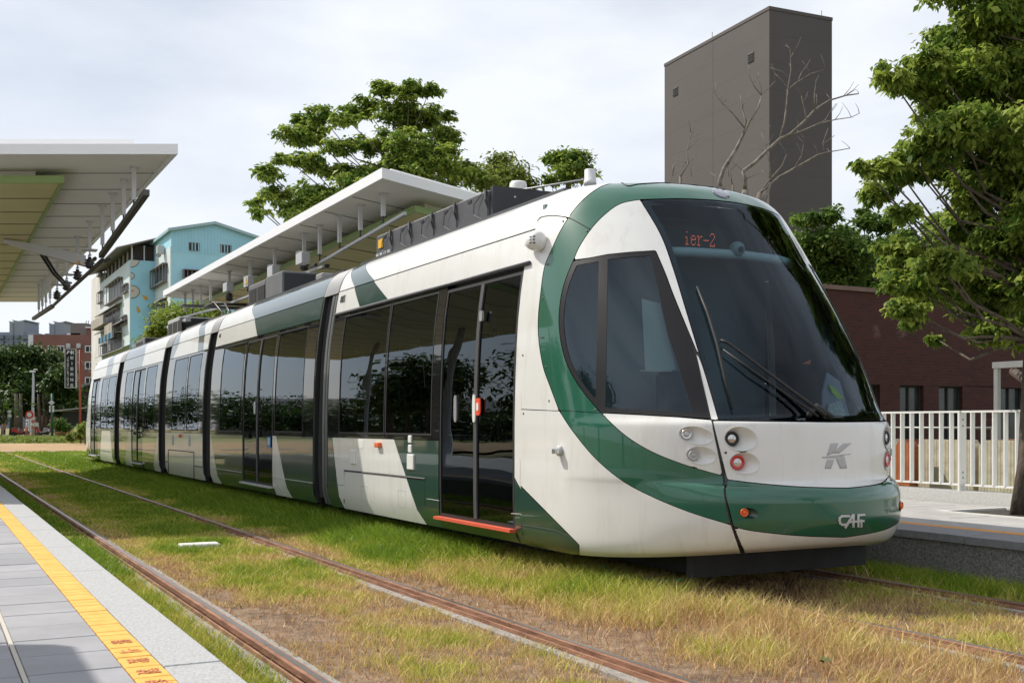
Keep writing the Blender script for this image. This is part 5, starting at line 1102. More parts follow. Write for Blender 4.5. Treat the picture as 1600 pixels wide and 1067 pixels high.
def tree(name, label, blobs, trunk, Lf, nleaf, m, seed, tw=.18, rt=.15, cat='tree', group=None, flat=.62, droop=.35, barkm=None, twl=26):
    """blobs: (centre, radius) world; trunk: list of world points from the base up"""
    rg = np.random.default_rng(seed); base = Vector(trunk[0]); T = thing(name, label, cat, Matrix.Translation(base), group)
    mb = MB(); tk = [Vector(p)-base for p in trunk]; n = len(tk); rs = [rt*(1-.55*i/max(1, n-1)) for i in range(n)]; rs[0] *= 1.35
    tk2 = []; 
    mb.tube(tk, rs, 12); mb.build('trunk', barkm or M_bark, T, True)
    tot = sum(r**2 for _, r in blobs); P = []; TN = []; lm = MB()
    for bi, (c, r) in enumerate(blobs):
        c = Vector(c)-base
        # limb from the trunk
        hz_ = math.hypot(c.x-tk[-1].x, c.y-tk[-1].y); za = min(max(c.z-(.35+.35*rg.random())*hz_-.1, tk[-1].z*.22), tk[-1].z*.97); k = max(i for i in range(n-1) if tk[i].z <= za); a = tk[k].lerp(tk[k+1], (za-tk[k].z)/max(.01, tk[k+1].z-tk[k].z)); mid_ = a.lerp(c, .5)+Vector((rg.normal(0, .08), rg.normal(0, .08), -.12*(c-a).length)); r0 = min(rs[k]*.35, .010+.008*(c-a).length)
        lm.tube([a, a.lerp(mid_, .5)+Vector((0,0,.03)), mid_, mid_.lerp(c, .55), c], [r0, r0*.8, r0*.6, r0*.42, r0*.25], 7)
        nt_ = max(5, int(twl*(r/.6)**1.2)); nl = int(nleaf*r*r/tot/nt_)+1
        for j in range(nt_):
            d = rg.normal(0, 1, 3); d /= np.linalg.norm(d); q_ = rg.random()**.45; e = np.array(c)+d*np.array([1,1,flat])*r*q_
            if j % 3 == 0: lm.tube([c+Vector((0,0,-.03)), (c+Vector(e))/2+Vector((0,0,-.04)), Vector(e)], [r0*.22, r0*.14, .004], 4)
            el = rg.normal(0, 1, (nl, 3))*np.array([tw, tw, tw*.5])*r*1.6; P.append(e+el); TN.append(np.full(nl, rg.normal(0, .17)+(.25 if rg.random() < .12 else 0)))
    lm.build('branches', barkm or M_bark, T, True)
    leaves('crown', np.concatenate(P), Lf, T, m, seed, droop, base=np.concatenate(TN)); return T
def blobs_px(lst, Y, jy=.6, seed=0):
    rg = random.Random(seed); o = []
    for b in lst:
        x, y, r = b[:3]; dy = b[3] if len(b) > 3 else rg.uniform(-jy, jy); p = dpt(x, y, Y+dy); o.append((p, r*(Y+dy)/FPX))
    return o
# right-hand tree by the fence
TRB = W(.62, 5.12, ZP-.02)
big = [(1388,118,30),(1420,128,30),(1455,95,36),(1470,160,48),(1400,262,26),(1372,262,26),(1345,258,16),(1372,300,30),(1420,240,30),(1455,225,46),(1500,60,48),(1545,40,55),(1590,20,60),(1520,110,55),(1575,120,65),(1500,190,55),(1560,220,70),(1600,180,60),
       (1530,290,48),(1590,300,60),(1490,265,30),(1405,330,28),(1400,390,36),(1420,440,36),(1415,480,28),(1470,330,0),(1475,410,40),(1510,350,46),(1560,380,60),(1500,440,46),(1545,470,50),(1590,450,55),(1600,400,60),(1560,515,34),(1520,520,14),(1425,500,16),(1600,520,34),
       (1640,60,80),(1660,200,90),(1650,340,80),(1660,450,70),(1620,-60,90),(1560,-60,80),(1700,100,90),(1720,300,90),(1500,-20,50)]
big = [b for b in big if b[2] > 0]
BT = blobs_px(big, 11.2, .9, 3)
BT += [(Vector((p.x+random.uniform(.2,.9), p.y+random.uniform(.6, 1.5), p.z+random.uniform(-.2,.3))), r) for p, r in BT[8:36:2]]
tree('leafy_tree', 'big bright green tree at the right edge rising from the platform soil bed', BT, [TRB, TRB+Vector((.05,.02,.5)), TRB+Vector((.11,.04,1.6)), W(.7,5.3,3.2), W(.6,5.5,4.6), W(.8,5.7,6.2), W(.9,5.9,8)], .078, 140000, M_leaf, 31, .13, .08, twl=66, droop=.6)
# the same kind stands further along the platform and behind us: seen mirrored in the windscreen
bt2 = [(Vector((9.0+math.cos(a)*r_, -1.5+math.sin(a)*r_*.8, z)), rr) for a, r_, z, rr in [(i*2.4, .5+1.9*((i*37 % 11)/11), 3.0+4.2*((i*53 % 17)/17), .8) for i in range(26)]]
tree('leafy_tree', 'green tree on the far platform to the right of and behind the viewer', bt2, [(9,-1.5,.3),(9.1,-1.5,2),(8.9,-1.4,4),(9.1,-1.5,6)], .12, 12000, M_leaf, 32, .25, .13)
# spreading tree behind the middle canopy
mid_px = [(640,140,24),(672,140,20),(600,140,22),(570,170,28),(620,175,34),(665,180,32),(540,185,24),(500,180,26),(470,190,18),(455,212,24),(490,212,30),(530,225,26),(585,220,32),(640,225,36),(690,215,30),(700,180,12),(420,270,22),(450,250,20),(480,255,26),(515,262,24),(545,268,20),(430,305,24),(400,315,14),(455,325,26),(480,300,30),(520,310,40),(570,290,44),(610,270,44),(650,262,44),(690,255,40),(720,270,30),(735,262,14),(408,330,16),(500,340,40),(600,320,60),(680,310,50),(415,268,12),(640,200,20)]
tree('leafy_tree', 'large spreading tree rising behind the middle canopy', blobs_px(mid_px, 27, 1.3, 5), [dpt(620,660,27), dpt(622,520,27), dpt(625,400,27), dpt(628,300,27), dpt(640,230,27)], .125, 50000, M_leaf, 33, .11, .12, twl=30)
tree('leafy_tree', 'small treetop just left of the roof antenna dome', blobs_px([(780,250,20),(775,275,30),(800,272,26),(820,285,14),(755,282,18),(745,270,10),(785,300,40)], 30, 1, 6), [dpt(785,640,30), dpt(783,400,30), dpt(780,280,30)], .13, 5500, M_leafy, 34, .27, .15)
tree('leafy_tree', 'small treetop behind the white roof mast', blobs_px([(882,245,18),(900,250,18),(868,252,12),(890,270,22),(855,248,7),(915,268,14),(860,280,10)], 30, 1, 7), [dpt(890,640,30), dpt(890,400,30), dpt(888,270,30)], .13, 4000, M_leaf, 35, .27, .15)
# dark trees beyond the brick wall
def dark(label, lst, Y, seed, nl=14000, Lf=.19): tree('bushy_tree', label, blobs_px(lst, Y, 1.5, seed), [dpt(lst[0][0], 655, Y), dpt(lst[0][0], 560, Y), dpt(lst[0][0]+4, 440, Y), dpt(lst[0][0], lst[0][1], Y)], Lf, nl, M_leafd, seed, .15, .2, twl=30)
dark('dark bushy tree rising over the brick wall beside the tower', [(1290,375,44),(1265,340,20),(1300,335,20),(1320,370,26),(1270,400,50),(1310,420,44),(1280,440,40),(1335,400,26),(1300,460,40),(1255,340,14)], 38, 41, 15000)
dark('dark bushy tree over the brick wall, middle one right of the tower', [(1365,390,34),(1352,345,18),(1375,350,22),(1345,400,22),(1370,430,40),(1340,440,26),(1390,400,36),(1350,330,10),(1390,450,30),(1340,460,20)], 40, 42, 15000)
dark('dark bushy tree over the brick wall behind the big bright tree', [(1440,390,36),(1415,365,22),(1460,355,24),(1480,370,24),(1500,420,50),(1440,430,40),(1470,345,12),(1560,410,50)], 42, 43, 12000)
# bare branches traced against the tower
BARE = [([(243,680),(243,655),(258,610),(300,545),(330,485),(350,440),(380,395),(396,345)],.075), ([(330,485),(338,440),(325,385),(318,345)],.045), ([(330,465),(290,415),(245,370),(225,335),(218,312)],.026), ([(396,345),(372,315),(352,280),(345,240)],.024), ([(396,340),(425,315),(443,295)],.014), ([(345,455),(375,400)],.02),
        ([(335,690),(333,650),(326,622),(370,590),(410,550),(460,505),(500,485),(550,440),(590,395),(640,365),(700,345),(748,338)],.07), ([(460,505),(478,440),(483,380),(490,320),(500,260),(500,200),(496,178)],.032), ([(485,330),(520,300),(570,270),(622,254)],.024), ([(470,500),(540,475),(600,450),(660,435),(720,425),(750,410)],.028), ([(585,398),(588,340),(590,295),(600,275)],.022), ([(560,430),(545,370),(540,345)],.014), ([(590,400),(630,370),(690,350)],.016), ([(620,450),(640,410),(665,375)],.014),
        ([(385,700),(425,650),(470,600),(485,560)],.03), ([(390,698),(460,640),(540,595),(600,560),(640,550),(712,540)],.04), ([(510,615),(540,565),(545,520),(520,490)],.018), ([(618,555),(615,520),(635,465)],.014), ([(618,522),(660,490)],.010), ([(428,660),(424,600),(410,530),(395,480)],.02), ([(290,670),(280,620),(300,600),(318,583)],.016), ([(276,640),(272,600)],.012), ([(500,285),(470,265)],.01), ([(522,300),(540,262)],.01), ([(700,345),(735,325)],.008), ([(500,210),(510,190)],.008), ([(365,300),(378,285)],.009), ([(255,372),(268,362)],.01)]
BARE2 = [([(100,640),(128,595),(124,545),(135,500),(172,482)],.03), ([(128,595),(148,565)],.016), ([(135,505),(138,480)],.012), ([(140,640),(138,600),(150,565)],.014), ([(72,630),(78,600),(92,575)],.022), ([(72,600),(70,640)],.018)]
def bare(label, lst, Y, base):
    f = lambda p: dpt(1020+p[0]/2.319, p[1]/2.319, Y); B0 = Vector(base); T = thing('bare_tree', label, 'tree', Matrix.Translation(B0)); rg = random.Random(3)
    mb = MB(); top = f(lst[0][0][0]); mb.tube([Vector((0,0,0)), (top-B0)*.5+Vector((.1,0,0)), top-B0], [.20,.14,lst[0][1]], 10); mb.build('trunk', M_barkl, T, True); mb = MB(); k = 0
    for pts, r in lst:
        P = [f(p)-B0+Vector((0, rg.uniform(-.05,.05), 0)) for p in pts]; n = len(P); rr = [max(.006, .68*r*(1-.72*i/(n-1))) for i in range(n)]
        if len(P) > 1: mb.tube(P, rr, 6)
        # short spurs
        for i in range(1, n): 
            if rg.random() < .6: a = P[i]; d = Vector((rg.uniform(-.3,.3), rg.uniform(-.2,.2), rg.uniform(.1,.35))); mb.tube([a, a+d*.5+Vector((.02,0,0)), a+d], [.009,.006,.004], 4)
    for first in ('x',):
        for pts, r in lst:
            if pts[0][1] > 640: a = f(pts[0])-B0; mb.tube([Vector((0,0,max(0, a.z-2.2))), a*.7+Vector((0,0,a.z*.2)), a], [.10, .08, r], 8)
    mb.build('branches', M_barkl, T, True); return T
bare('leafless tree with pale twisting branches in front of the dark tower', BARE, 24, (dpt(1150, 655, 24).x, 24, .3))
bare('small leafless tree top at the left foot of the tower', BARE2, 25, (dpt(1060, 655, 25).x, 25, .3))
# ================================================================ TOWER
def facade_frame(P, d): # origin, x along wall direction d (unit xy), y inward, z up
    return Matrix(((d[0], -d[1], 0, P[0]), (d[1], d[0], 0, P[1]), (0, 0, 1, 0), (0, 0, 0, 1)))
M_tow = mat('tower_cladding', (.079,.071,.068), .8, var=.05, vscale=.4)
t_ = M_tow.node_tree; tcn = t_.nodes.new('ShaderNodeTexCoord'); br = t_.nodes.new('ShaderNodeTexBrick'); mpn = t_.nodes.new('ShaderNodeMapping'); mpn.inputs['Rotation'].default_value = (PI/2, 0, 0)
Y0 = 60.0; Pc = dpt(1202, 10, Y0); Pr = dpt(1300, 28, 61.7); Pl = dpt(1040, 92, 68.6); Ht = Pc.z
d1 = (Pr-Pc); d1.z = 0; wR = d1.length; d1.normalize(); d2 = Vector((-d1.y, d1.x, 0)); wL = 10.5
TW = thing('tower', 'tall windowless dark brown tower block rising behind the tram front', 'tower', facade_frame(Pc, d1))
mb = MB(); npan = 16
mb.box(.05, wR-.05, .05, wL-.05, 0, Ht-.16); mb.build('core', M_tow, TW)
for i in range(npan):
    z0 = Ht*i/npan; z1 = Ht*(i+1)/npan-.004
    for (x0, x1, y0, y1, n) in ((0, wR, 0, .05, 'cladding_panel'), (-.0, .05, .052, wL*.5-.01, 'cladding_panel'), (0, .05, wL*.5+.01, wL-.05, 'cladding_panel'), (wR-.05, wR, .052, wL-.05, 'cladding_panel'), (0, wR, wL-.05, wL, 'cladding_panel')):
        mb = MB(); mb.box(x0, x1, y0, y1, z0, z1-(.18 if i == npan-1 else 0)); mb.build(n, M_tow, TW)
mb = MB(); ring_hollow(mb, Matrix.Translation((-.03,-.03,0)), wR+.06, wL+.06, Ht-.18, Ht, .15); mb.build('parapet', mat('parapet_dark', (.075,.065,.062), .7), TW)
for f_, zz in ((.155, 2.25), (.88, 2.05)):
    y = wL*f_; z = Ht-zz; mb = MB(); mb.box(-.03, .0, y-.27, y+.27, z-.27, z+.27); v_ = mb.build('vent', mat('vent_grey', (.10,.10,.10), .6), TW)
    for k in range(4): mb = MB(); mb.box(-.06, -.03, y-.24, y+.24, z-.22+k*.12, z-.17+k*.12); mb.build('louvre', M_dark, v_)
for x, y in ((.3, wL*.55), (wR-.3, .5)): mb = MB(); mb.tube([(x, y, Ht), (x, y, Ht+.5)], .025, 5); mb.build('roof_rod', M_grey, TW)
# ================================================================ BRICK BUILDING
P = dpt(1100, 447, 24.3); wd_dir = Vector((1, .55, 0)).normalized()
def brickmat(name, c1, c2, cm, sc=1.0, bw=.21, rh=.075):
    m = bpy.data.materials.new(name); m.use_nodes = True; t = m.node_tree; b = t.nodes['Principled BSDF']; tcn = t.nodes.new('ShaderNodeTexCoord'); sp = t.nodes.new('ShaderNodeSeparateXYZ'); cb = t.nodes.new('ShaderNodeCombineXYZ'); ad = t.nodes.new('ShaderNodeMath'); ad.operation = 'ADD'
    t.links.new(tcn.outputs['Object'], sp.inputs[0]); t.links.new(sp.outputs['X'], ad.inputs[0]); t.links.new(sp.outputs['Y'], ad.inputs[1]); t.links.new(ad.outputs[0], cb.inputs['X']); t.links.new(sp.outputs['Z'], cb.inputs['Y'])
    br = t.nodes.new('ShaderNodeTexBrick'); br.inputs['Scale'].default_value = 1; br.inputs['Brick Width'].default_value = bw; br.inputs['Row Height'].default_value = rh; br.inputs['Mortar Size'].default_value = .007; br.inputs['Color1'].default_value = (*c1, 1); br.inputs['Color2'].default_value = (*c2, 1); br.inputs['Mortar'].default_value = (*cm, 1)
    t.links.new(cb.outputs[0], br.inputs['Vector']); n = t.nodes.new('ShaderNodeTexNoise'); n.inputs['Scale'].default_value = 1.6; n.inputs['Detail'].default_value = 9; t.links.new(tcn.outputs['Object'], n.inputs['Vector'])
    rp = t.nodes.new('ShaderNodeValToRGB'); rp.color_ramp.elements[0].position = .64; rp.color_ramp.elements[1].position = .74; t.links.new(n.outputs['Fac'], rp.inputs['Fac']); mxn = t.nodes.new('ShaderNodeMix'); mxn.data_type = 'RGBA'; mxn.inputs['B'].default_value = (*[min(1, c*2.2+.05) for c in cm], 1)
    ml = t.nodes.new('ShaderNodeMath'); ml.operation = 'MULTIPLY'; ml.inputs[1].default_value = .7; t.links.new(rp.outputs['Color'], ml.inputs[0]); t.links.new(ml.outputs[0], mxn.inputs['Factor']); t.links.new(br.outputs['Color'], mxn.inputs['A']); t.links.new(mxn.outputs['Result'], b.inputs['Base Color'])
    bp = t.nodes.new('ShaderNodeBump'); bp.inputs['Strength'].default_value = .7; bp.inputs['Distance'].default_value = .012; bp.invert = True; t.links.new(br.outputs['Fac'], bp.inputs['Height']); t.links.new(bp.outputs['Normal'], b.inputs['Normal']); b.inputs['Roughness'].default_value = .85; MATS[name] = m; return m
M_brick = brickmat('dark_red_brick', (.062,.013,.011), (.036,.008,.007), (.055,.022,.018))
BF = facade_frame(P, wd_dir); BB = thing('brick_building', 'low dark red brick warehouse wall with dark windows behind the fence at right', 'building', BF); BI = BF.inverted()
def onwall(px, py, F=BF, FI=None):
    FI = FI or F.inverted(); o = FI @ Vector((0,0,CAMH)); dd = FI.to_3x3() @ Vector(((px-800)/FPX, 1, -(py-HORY)/FPX)); k = -o.y/dd.y; p = o+dd*k; return p.x, p.z
Hb = onwall(1320, 447)[1]; LEN = 26
wins = [(onwall(1406,0)[0], onwall(1443,0)[0], .45, onwall(1420,602)[1]), (onwall(1467,0)[0], onwall(1504,0)[0], .45, onwall(1480,603)[1]), (onwall(1562,0)[0], onwall(1600,0)[0], .45, onwall(1580,604)[1]), (onwall(1640,0)[0], onwall(1675,0)[0], .45, onwall(1580,604)[1]), (onwall(1340,0)[0], onwall(1375,0)[0], .45, onwall(1420,602)[1])]
wins.sort()
mb = MB(); cur = 0
for a, b, z0, z1 in wins: mb.box(cur, a, 0, .3, 0, z1); mb.box(a, b, 0, .3, 0, z0); cur = b
mb.box(cur, LEN, 0, .3, 0, wins[0][3]); 
for a, b, z0, z1 in wins: pass
mb.box(0, LEN, 0, .3, wins[0][3], Hb-.1); mb.box(0, LEN, 8, 8.3, 0, Hb-.1); mb.box(0,.3,.3,8,0,Hb-.1); mb.box(LEN-.3,LEN,.3,8,0,Hb-.1); mb.build('brick_wall', M_brick, BB)
mb = MB(); mb.box(-.05, LEN+.05, -.05, 8.35, Hb-.1, Hb); mb.build('coping', mat('coping_grey', (.16,.10,.09), .8, var=.2), BB)
for a, b, z0, z1 in wins:
    mb = MB(); ring_hollow(mb, Matrix(((1,0,0,a),(0,0,1,.10),(0,1,0,z0),(0,0,0,1))), b-a, z1-z0, 0, .05, .05); mb.box(a+(b-a)/2-.025, a+(b-a)/2+.025, .10, .15, z0+.05, z1-.05); wf = mb.build('window_frame', M_dark, BB)
    mb = MB(); mb.box(a+.05, b-.05, .14, .146, z0+.05, z1-.05); mb.build('pane', mat('dusty_pane', (.035,.045,.045), .15, var=.4, vscale=2), wf)
    mb = MB(); mb.box(a, b, .17, .18, z0, z1); mb.build('curtain', M_dark, wf)
# ================================================================ BLUE APARTMENT BLOCK AT LEFT
YB = 95.0; CB = dpt(267.5, 360, YB); HB = CB.z; dir_f = Vector((CT, ST, 0)); dir_s = Vector((-ST, CT, 0))     # front runs along v; side runs away from us
BFm = facade_frame(CB, dir_f)                   # x along front (right), y = into the block (away)
M_blue = mat('blue_wall', (.33,.62,.74), .8, var=.05, vscale=.6); M_bluep = mat('pale_blue_wall', (.74,.75,.74), .85, col2=(.55,.68,.72), var=.2, vscale=.35, detail=6); M_cream = mat('cream_wall', (.62,.60,.56), .85, var=.12, vscale=.4)
M_fr = mat('window_alu', (.17,.155,.15), .6); M_gl = mat('window_dark', (.02,.022,.025), .35, spec=.3)
AB = thing('apartment_block', 'light blue painted apartment block with murals, balconies and a gabled top at left', 'building', BFm)
FI = BFm.inverted()
def of(px, py): return onwall(px, py, BFm)      # x,z on the front face
xpk, zpk = of(335, 349); xr, zr = of(401.5, 370); xw = xr+2
mb = MB(); mb.prism([(0,0),(xw,0),(xw,zr-.6),(xpk,zpk),(0,HB)], -20, 0, Matrix(((1,0,0,0),(0,0,-1,0),(0,1,0,0),(0,0,0,1)))); mb.build('wall', M_blue, AB)
# corrugated upper storey
zc = of(300, 396)[1]; nrib = 34
for i in range(nrib):
    x0 = xw*i/nrib; zt = HB+(zpk-HB)*min(1, (x0+.1)/xpk) if x0 < xpk else zpk+(zr-.6-zpk)*(x0-xpk)/(xw-xpk); mb = MB(); mb.box(x0+.05, x0+.12, -.05, .0, zc, zt-.15); mb.build('sheet_rib', M_blue, AB)
mb = MB(); mb.prism([(-.3,HB-.12),(xpk,zpk-.12),(xpk,zpk+.12),(-.3,HB+.12)], -20, .35, Matrix(((1,0,0,0),(0,0,-1,0),(0,1,0,0),(0,0,0,1)))); mb.prism([(xpk,zpk-.12),(xw+.3,zr-.8),(xw+.3,zr-.56),(xpk,zpk+.12)], -20, .35, Matrix(((1,0,0,0),(0,0,-1,0),(0,1,0,0),(0,0,0,1)))); mb.build('roof', mat('roof_edge_blue', (.30,.45,.50), .6), AB)
def win(x0, x1, z0, z1, face='f', y=0, bars=3, par=AB, proud=.05, frame=None):
    # on the front face (x), or on the side face at local x=y0 (coordinate along y)
    if face == 'f': Mx = Matrix(((1,0,0,0),(0,0,-1,y),(0,1,0,0),(0,0,0,1)))
    else: Mx = Matrix(((0,0,-1,y),(1,0,0,0),(0,1,0,0),(0,0,0,1)))
    mb = MB(); ring_hollow(mb, Mx @ Matrix.Translation((x0, z0, 0)), x1-x0, z1-z0, .0, proud, .07)
    for k in range(1, bars): xx = x0+(x1-x0)*k/bars; mb.box(xx-.03, xx+.03, z0+.07, z1-.07, 0, proud*.8, Mx)
    f = mb.build('window', frame or M_fr, par); mb = MB(); mb.box(x0+.06, x1-.06, z0+.06, z1-.06, .004, .02, Mx); mb.build('pane', M_gl, f); return f
for a, b, c_, d_2 in ((294.5,312,378.5,393), (344,361.5,382,396)): x0, z1 = of(a, c_); x1, z0 = of(b, d_2); win(x0, x1, z0, z1, bars=2)
x0, z1 = of(285, 421); x1, z0 = of(312, 437); win(x0, x1, z0, z1, bars=4, proud=.5)
# side face of the main block (local x = 0 plane, y positive away)
def os_(px, py, xl=0.0):
    o = FI @ Vector((0,0,CAMH)); dd = FI.to_3x3() @ Vector(((px-800)/FPX, 1, -(py-HORY)/FPX)); k = (xl-o.x)/dd.x; p = o+dd*k; return p.y, p.z
yj, _ = os_(243, 400); XW = of(0,0)[0]*0
# wing: front face at y=yj from x=-wing to 0
o_ = FI @ Vector((0,0,CAMH)); dd = FI.to_3x3() @ Vector(((204-800)/FPX, 1, 0)); kk = (yj-o_.y)/dd.y; xwg = (o_+dd*kk).x
zw1 = (o_+(FI.to_3x3() @ Vector(((220-800)/FPX, 1, -(406-HORY)/FPX)))*kk).z
def ow(px, py): dd = FI.to_3x3() @ Vector(((px-800)/FPX, 1, -(py-HORY)/FPX)); k = (yj-o_.y)/dd.y; p = o_+dd*k; return p.x, p.z
ye = os_(157, 450, xwg)[0]
mb = MB(); mb.box(xwg, -.002, yj, ye, 0, zw1); mb.build('wing_wall', M_blue, AB)
mb = MB(); mb.box(xwg-.06, xwg-.004, yj+.1, ye-.1, 0, zw1+.0); mb.build('side_wall', M_bluep, AB)
mb = MB(); mb.box(xwg-.03, -.01, ye, ye+7, 0, zw1+1.2); mb.build('rear_wing', M_cream, AB)
mb = MB(); mb.box(-.05, -.002, .1, yj-.05, 4, zc+0.5); mb.build('side_wall', M_bluep, AB)
# roof terrace over the wing: dark recess, posts, sloping sheet roof
ztr = zw1+1.75; mb = MB(); mb.box(xwg+.5, -.01, yj+.8, ye-.5, zw1, ztr-.3); mb.build('terrace_room', mat('terrace_dark', (.06,.045,.04), .9), AB)
mb = MB(); mb.prism([(xwg-1.3, ztr-.9), (0, ztr+.2), (0, ztr+.3), (xwg-1.3, ztr-.8)], -(ye+1), -(yj-.6), Matrix(((1,0,0,0),(0,0,-1,0),(0,1,0,0),(0,0,0,1)))); mb.build('terrace_roof', mat('sheet_roof', (.22,.20,.19), .7), AB)
for i in range(9): y_ = yj+(ye-yj)*i/8; mb = MB(); mb.box(xwg+.05, xwg+.18, y_-.07, y_+.07, zw1, ztr-.7); mb.build('terrace_post', M_lightgrey, AB)
for x_ in (xwg+.1, xwg*.45): mb = MB(); mb.box(x_-.05, x_+.05, yj+.02, yj+.12, zw1, ztr-.4); mb.build('terrace_post', M_lightgrey, AB)
# murals on the wing front
def flat(pxs, m, name, th=.03, y=None):
    pts = [ow(*p) for p in pxs]; mb = MB(); mb.prism(pts[::-1], 0, th, Matrix(((1,0,0,0),(0,0,-1,yj),(0,1,0,0),(0,0,0,1)))); return mb.build(name, m, AB)
M_mc = mat('mural_cream', (.55,.50,.42), .85); M_mo = mat('mural_ochre', (.62,.33,.05), .85)
def blob(cx, cy, rx, ry, a0=-90, a1=90, n=14): return [(cx+rx*math.cos(R(a0+(a1-a0)*i/n)), cy+ry*math.sin(R(a0+(a1-a0)*i/n))) for i in range(n+1)]
flat(blob(204.5,407,13.5,11,0,90)+[(204.5,407)], M_num, 'mural_outline', .02); flat(blob(204.5,407,12.5,10,0,90)+[(204.5,407)], M_mc, 'mural_shape', .04)
flat(blob(204.5,431,6,5.5), M_num, 'mural_outline', .02); flat(blob(204.5,431,5,4.5), M_mc, 'mural_shape', .04)
flat(blob(204.5,456,14,10.5), M_num, 'mural_outline', .02); flat(blob(204.5,456,13,9.5), M_mc, 'mural_shape', .04)
flat([(204.5,455),(209,452),(207,456)], M_red, 'mural_shape', .05)
for cx, cy, a in ((226,464.5,.75),(215.5,483,1.25)): flat([(cx-6*math.cos(a), cy-6*math.sin(a)), (cx+1*math.cos(a)+2.6*math.sin(a), cy+1*math.sin(a)-2.6*math.cos(a)), (cx+5*math.cos(a)+2*math.sin(a), cy+5*math.sin(a)-2*math.cos(a)), (cx+6*math.cos(a), cy+6*math.sin(a)), (cx+5*math.cos(a)-2*math.sin(a), cy+5*math.sin(a)+2*math.cos(a)), (cx+1*math.cos(a)-2.6*math.sin(a), cy+1*math.sin(a)+2.6*math.cos(a))], M_mo, 'mural_drop')
# side windows with cages (on the wing side x=xwg), photographed columns
def cage(px0, px1, py0, py1, xl, dep=.9, bars=5, m=M_fr):
    dep *= .45
    y1, z1 = os_(px0, py0, xl); y0, _ = os_(px1, py0, xl); _, z0 = os_((px0+px1)/2, py1, xl)
    if y1 < y0: y0, y1 = y1, y0
    mb = MB()
    for z in (z0, z1-.08): mb.box(xl-dep, xl, y0, y1, z, z+.08)
    for k in range(bars+1): yy = y0+(y1-y0)*k/bars; mb.box(xl-dep, xl-dep+.05, yy-.03, yy+.03, z0, z1)
    for yy in (y0, y1): mb.box(xl-dep*.5, xl-dep*.5+.05, yy-.03, yy+.03, z0, z1)
    f = mb.build('window_cage', m, AB); mb = MB(); mb.box(xl-.03, xl+.01, y0+.1, y1-.1, z0+.15, z1-.1); mb.build('pane', M_gl, f)
cage(170, 192, 449, 472, xwg-.06, 1.1, 5); cage(194, 201, 447, 458, xwg-.06, .6, 2); cage(156, 160, 419, 432, xwg-.06, .7, 2); cage(156, 161, 458, 474, xwg-.06, .7, 2); cage(191, 199, 496, 508, xwg-.06, .6, 2); cage(166, 188, 494, 512, xwg-.06, .9, 4)
cage(242, 262, 424, 446, -.06, 1.0, 4); cage(248, 262, 478, 492, -.06, .9, 4); cage(248, 252, 392, 400, -.03, .2, 1)
cage(172, 190, 530, 548, xwg-.06, .8, 4); cage(160, 168, 540, 556, xwg-.06, .8, 3)
y_, z_ = os_(258, 391, 0); mb = MB(); mb.bevbox(-.7, -.1, y_-.4, y_+.4, z_-.35, z_+.35, .05); mb.build('air_conditioner', M_lightgrey, AB)
# striped awning cloth and lower balconies
y0, z1 = os_(188, 517, xwg-.5); y1, z0 = os_(163, 538, xwg-.5)
for i in range(9): ya = y0+(y1-y0)*i/9; mb = MB(); mb.box(xwg-1.05, xwg-.98, min(ya, ya+(y1-y0)/9), max(ya, ya+(y1-y0)/9), z0, z1); mb.build('balcony_cloth', mat('cloth_blue', (.05,.20,.32), .9) if i % 2 else mat('cloth_black', (.02,.02,.025), .9), AB)
for px0, px1, py in ((158,192,493),(158,200,520),(160,204,556),(236,262,478)):
    xl = xwg if px1 < 210 else 0; ya, za = os_(px0, py, xl); yb, _ = os_(px1, py, xl); mb = MB(); mb.prism([(xl-.7, za-.3), (xl, za), (xl, za+.08), (xl-.7, za-.22)], -max(ya,yb), -min(ya,yb), Matrix(((1,0,0,0),(0,0,-1,0),(0,1,0,0),(0,0,0,1)))); mb.build('awning', mat('awning_grey', (.30,.28,.26), .8), AB)
for px0, px1, py in ((158,178,505),(180,192,512)):
    ya, za = os_(px0, py, xwg); yb, _ = os_(px1, py, xwg); mb = MB(); mb.box(xwg-1.0, xwg, min(ya,yb), max(ya,yb), za-.8, za-.7); mb.box(xwg-1.0, xwg-.93, min(ya,yb), max(ya,yb), za-.7, za+.1); mb.build('balcony', mat('balcony_dirty', (.34,.30,.26), .9, var=.3, vscale=2), AB)
# low parapet and clutter roof in front of the block
y_ = yj-5; x0, z0 = ow(206, 545); x1, z1 = ow(262, 524); mb = MB(); mb.box(x0+1, 3.0, yj-6, yj-.02, 0, ow(240, 530)[1]); mb.build('annex', M_blue, AB)
mb = MB(); p0, p1 = ow(206, 540), ow(232, 515); mb.prism([(p0[0], p0[1]-3), (p1[0], p1[1]-3), (p1[0], p1[1]), (p0[0], p0[1])][::-1], .1, .3, Matrix(((1,0,0,0),(0,0,-1,yj),(0,1,0,0),(0,0,0,1)))); mb.build('stair_wall', M_cream, AB)
for px_, m_, nm in ((238, M_num, 'clothes'), (243, mat('cloth_pink', (.55,.12,.18), .9), 'clothes'), (234, mat('cloth_indigo', (.06,.08,.25), .9), 'clothes')):
    x_, z_ = ow(px_, 508); mb = MB(); mb.prism([(x_-.25,z_-1.2),(x_+.3,z_-1.1),(x_+.2,z_+.9),(x_-.1,z_+1.1)][::-1], .5, .65, Matrix(((1,0,0,0),(0,0,-1,yj),(0,1,0,0),(0,0,0,1)))); mb.build(nm, m_, AB)
